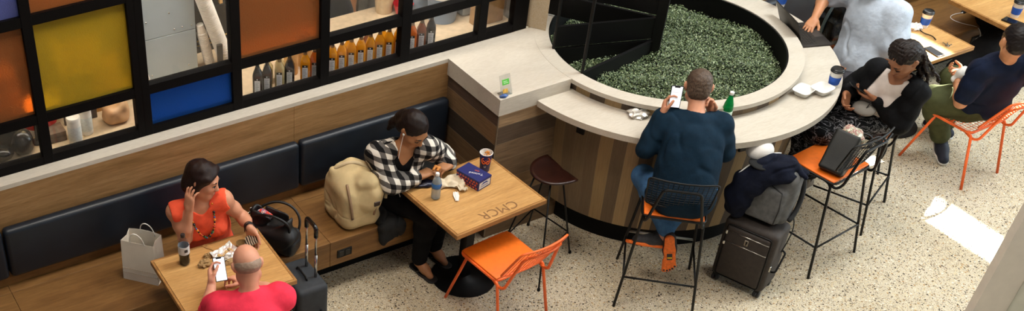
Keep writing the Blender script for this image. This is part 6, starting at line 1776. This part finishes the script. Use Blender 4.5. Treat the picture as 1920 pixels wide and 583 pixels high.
mb = MB(); mb.box(-.045, -.034, -.005, .005, .004, .010); mb.build('plug', M_white, pbk)
o = MB().tube([Vector(p) for p in bez((9.53, 5.74, .452), (9.30, 5.80, .45), (9.36, 5.62, .45), (9.42, 5.55, .45), 12)]+[Vector(p) for p in bez((9.44, 5.52, .448), (9.46, 5.49, .44), (9.475, 5.47, .40), (9.475, 5.47, .34), 8)], .0028, 6).build('cable', M_white, None, True); tag(o, 'thin white charging cable running over the far banquette edge', 'cable')
cg = thing('charger', 'white plug charger in the far banquette socket', 'charger', (9.48, 5.47, .325))
mb = MB(); mb.box(-.022, .022, -.02, .024, -.02, .02, .005); mb.build('body', M_white, cg, auto=40)
mb = MB(); mb.box(.026, .06, -.012, .024, -.018, .018, .005); mb.build('second_plug', M_white, cg, auto=40)
S = SDF(); S.chain([(8.075, 4.715, .745), (8.09, 4.70, .80), (8.11, 4.69, .835)], [.03, .035, .018], k=.02); o = sdf_obj(S, .004, 'napkin', M_napw, None, wob(.005, 70, 83)); tag(o, 'white napkin in the hand of the man in navy', 'napkin')
# ================================================================== light
W = bpy.data.worlds.new('world'); SC.world = W; W.use_nodes = True
bg = W.node_tree.nodes['Background']; bg.inputs[0].default_value = (.80, .88, 1, 1); bg.inputs[1].default_value = .18
def area(name, loc, size, power, color, rot=(0, 0, 0), sy=None):
    d = bpy.data.lights.new(name, 'AREA'); d.energy = power; d.color = color; d.size = size
    if sy: d.shape = 'RECTANGLE'; d.size_y = sy
    o = bpy.data.objects.new(name, d); COL.objects.link(o); o.location = loc; o.rotation_euler = rot
    return o
# unseen slab over the hall, its slot added to shape the sun patches
SL = Vector((.83, .06, 1.0)); HC = 6.9
sx0, sx1 = 7.49+.83*HC, 7.865+.83*HC; sy0, sy1 = 2.6+.06*HC, 5.6+.06*HC
mb = MB()
mb.box(-8, sx0, -8, 18, HC, HC+.12); mb.box(sx1, 22, -8, 18, HC, HC+.12)
mb.box(sx0, sx1, -8, sy0, HC, HC+.12); mb.box(sx0, sx1, sy1, 18, HC, HC+.12)
struct(mb.build('ceiling_sun_mask', plain('ceiling_white', '#d8d4cc', .8)))
sun = bpy.data.lights.new('sun', 'SUN'); sun.energy = 60; sun.color = (1, .98, .93); sun.angle = math.radians(.5)
so = bpy.data.objects.new('sun', sun); COL.objects.link(so); so.location = (16, 2, 14)
so.rotation_euler = SL.to_track_quat('Z', 'Y').to_euler()
area('overhead_fill', (2.3, 4.6, 6.75), 1.6, 175, (1, .925, .82))
area('overhead_fill', (5.5, 4.9, 6.75), 1.6, 165, (1, .955, .90))
area('overhead_fill', (8.8, 4.2, 6.75), 2.4, 315, (.90, .97, 1))
area('daylight_window', (13.5, 2.0, 3.8), 5, 500, (.78, .92, 1), (math.radians(68), 0, math.radians(75)), 4.5)
# shop lamps
area('shop_lamp', (2.0, 6.55, 2.85), 2.6, 34, (1, .90, .74), sy=.3)
area('shop_lamp', (4.2, 6.55, 2.85), 2.0, 36, (1, .92, .80), sy=.3)
area('overhead_fill', (4.5, -1.0, 6.75), 2.0, 170, (1, .95, .88))  # fill added on the camera side to brighten the column and upright faces
vs = SC.view_settings; vs.view_transform = 'Standard'; vs.look = 'None'; vs.gamma = 1; vs.use_curve_mapping = False
vs.exposure = 0.0
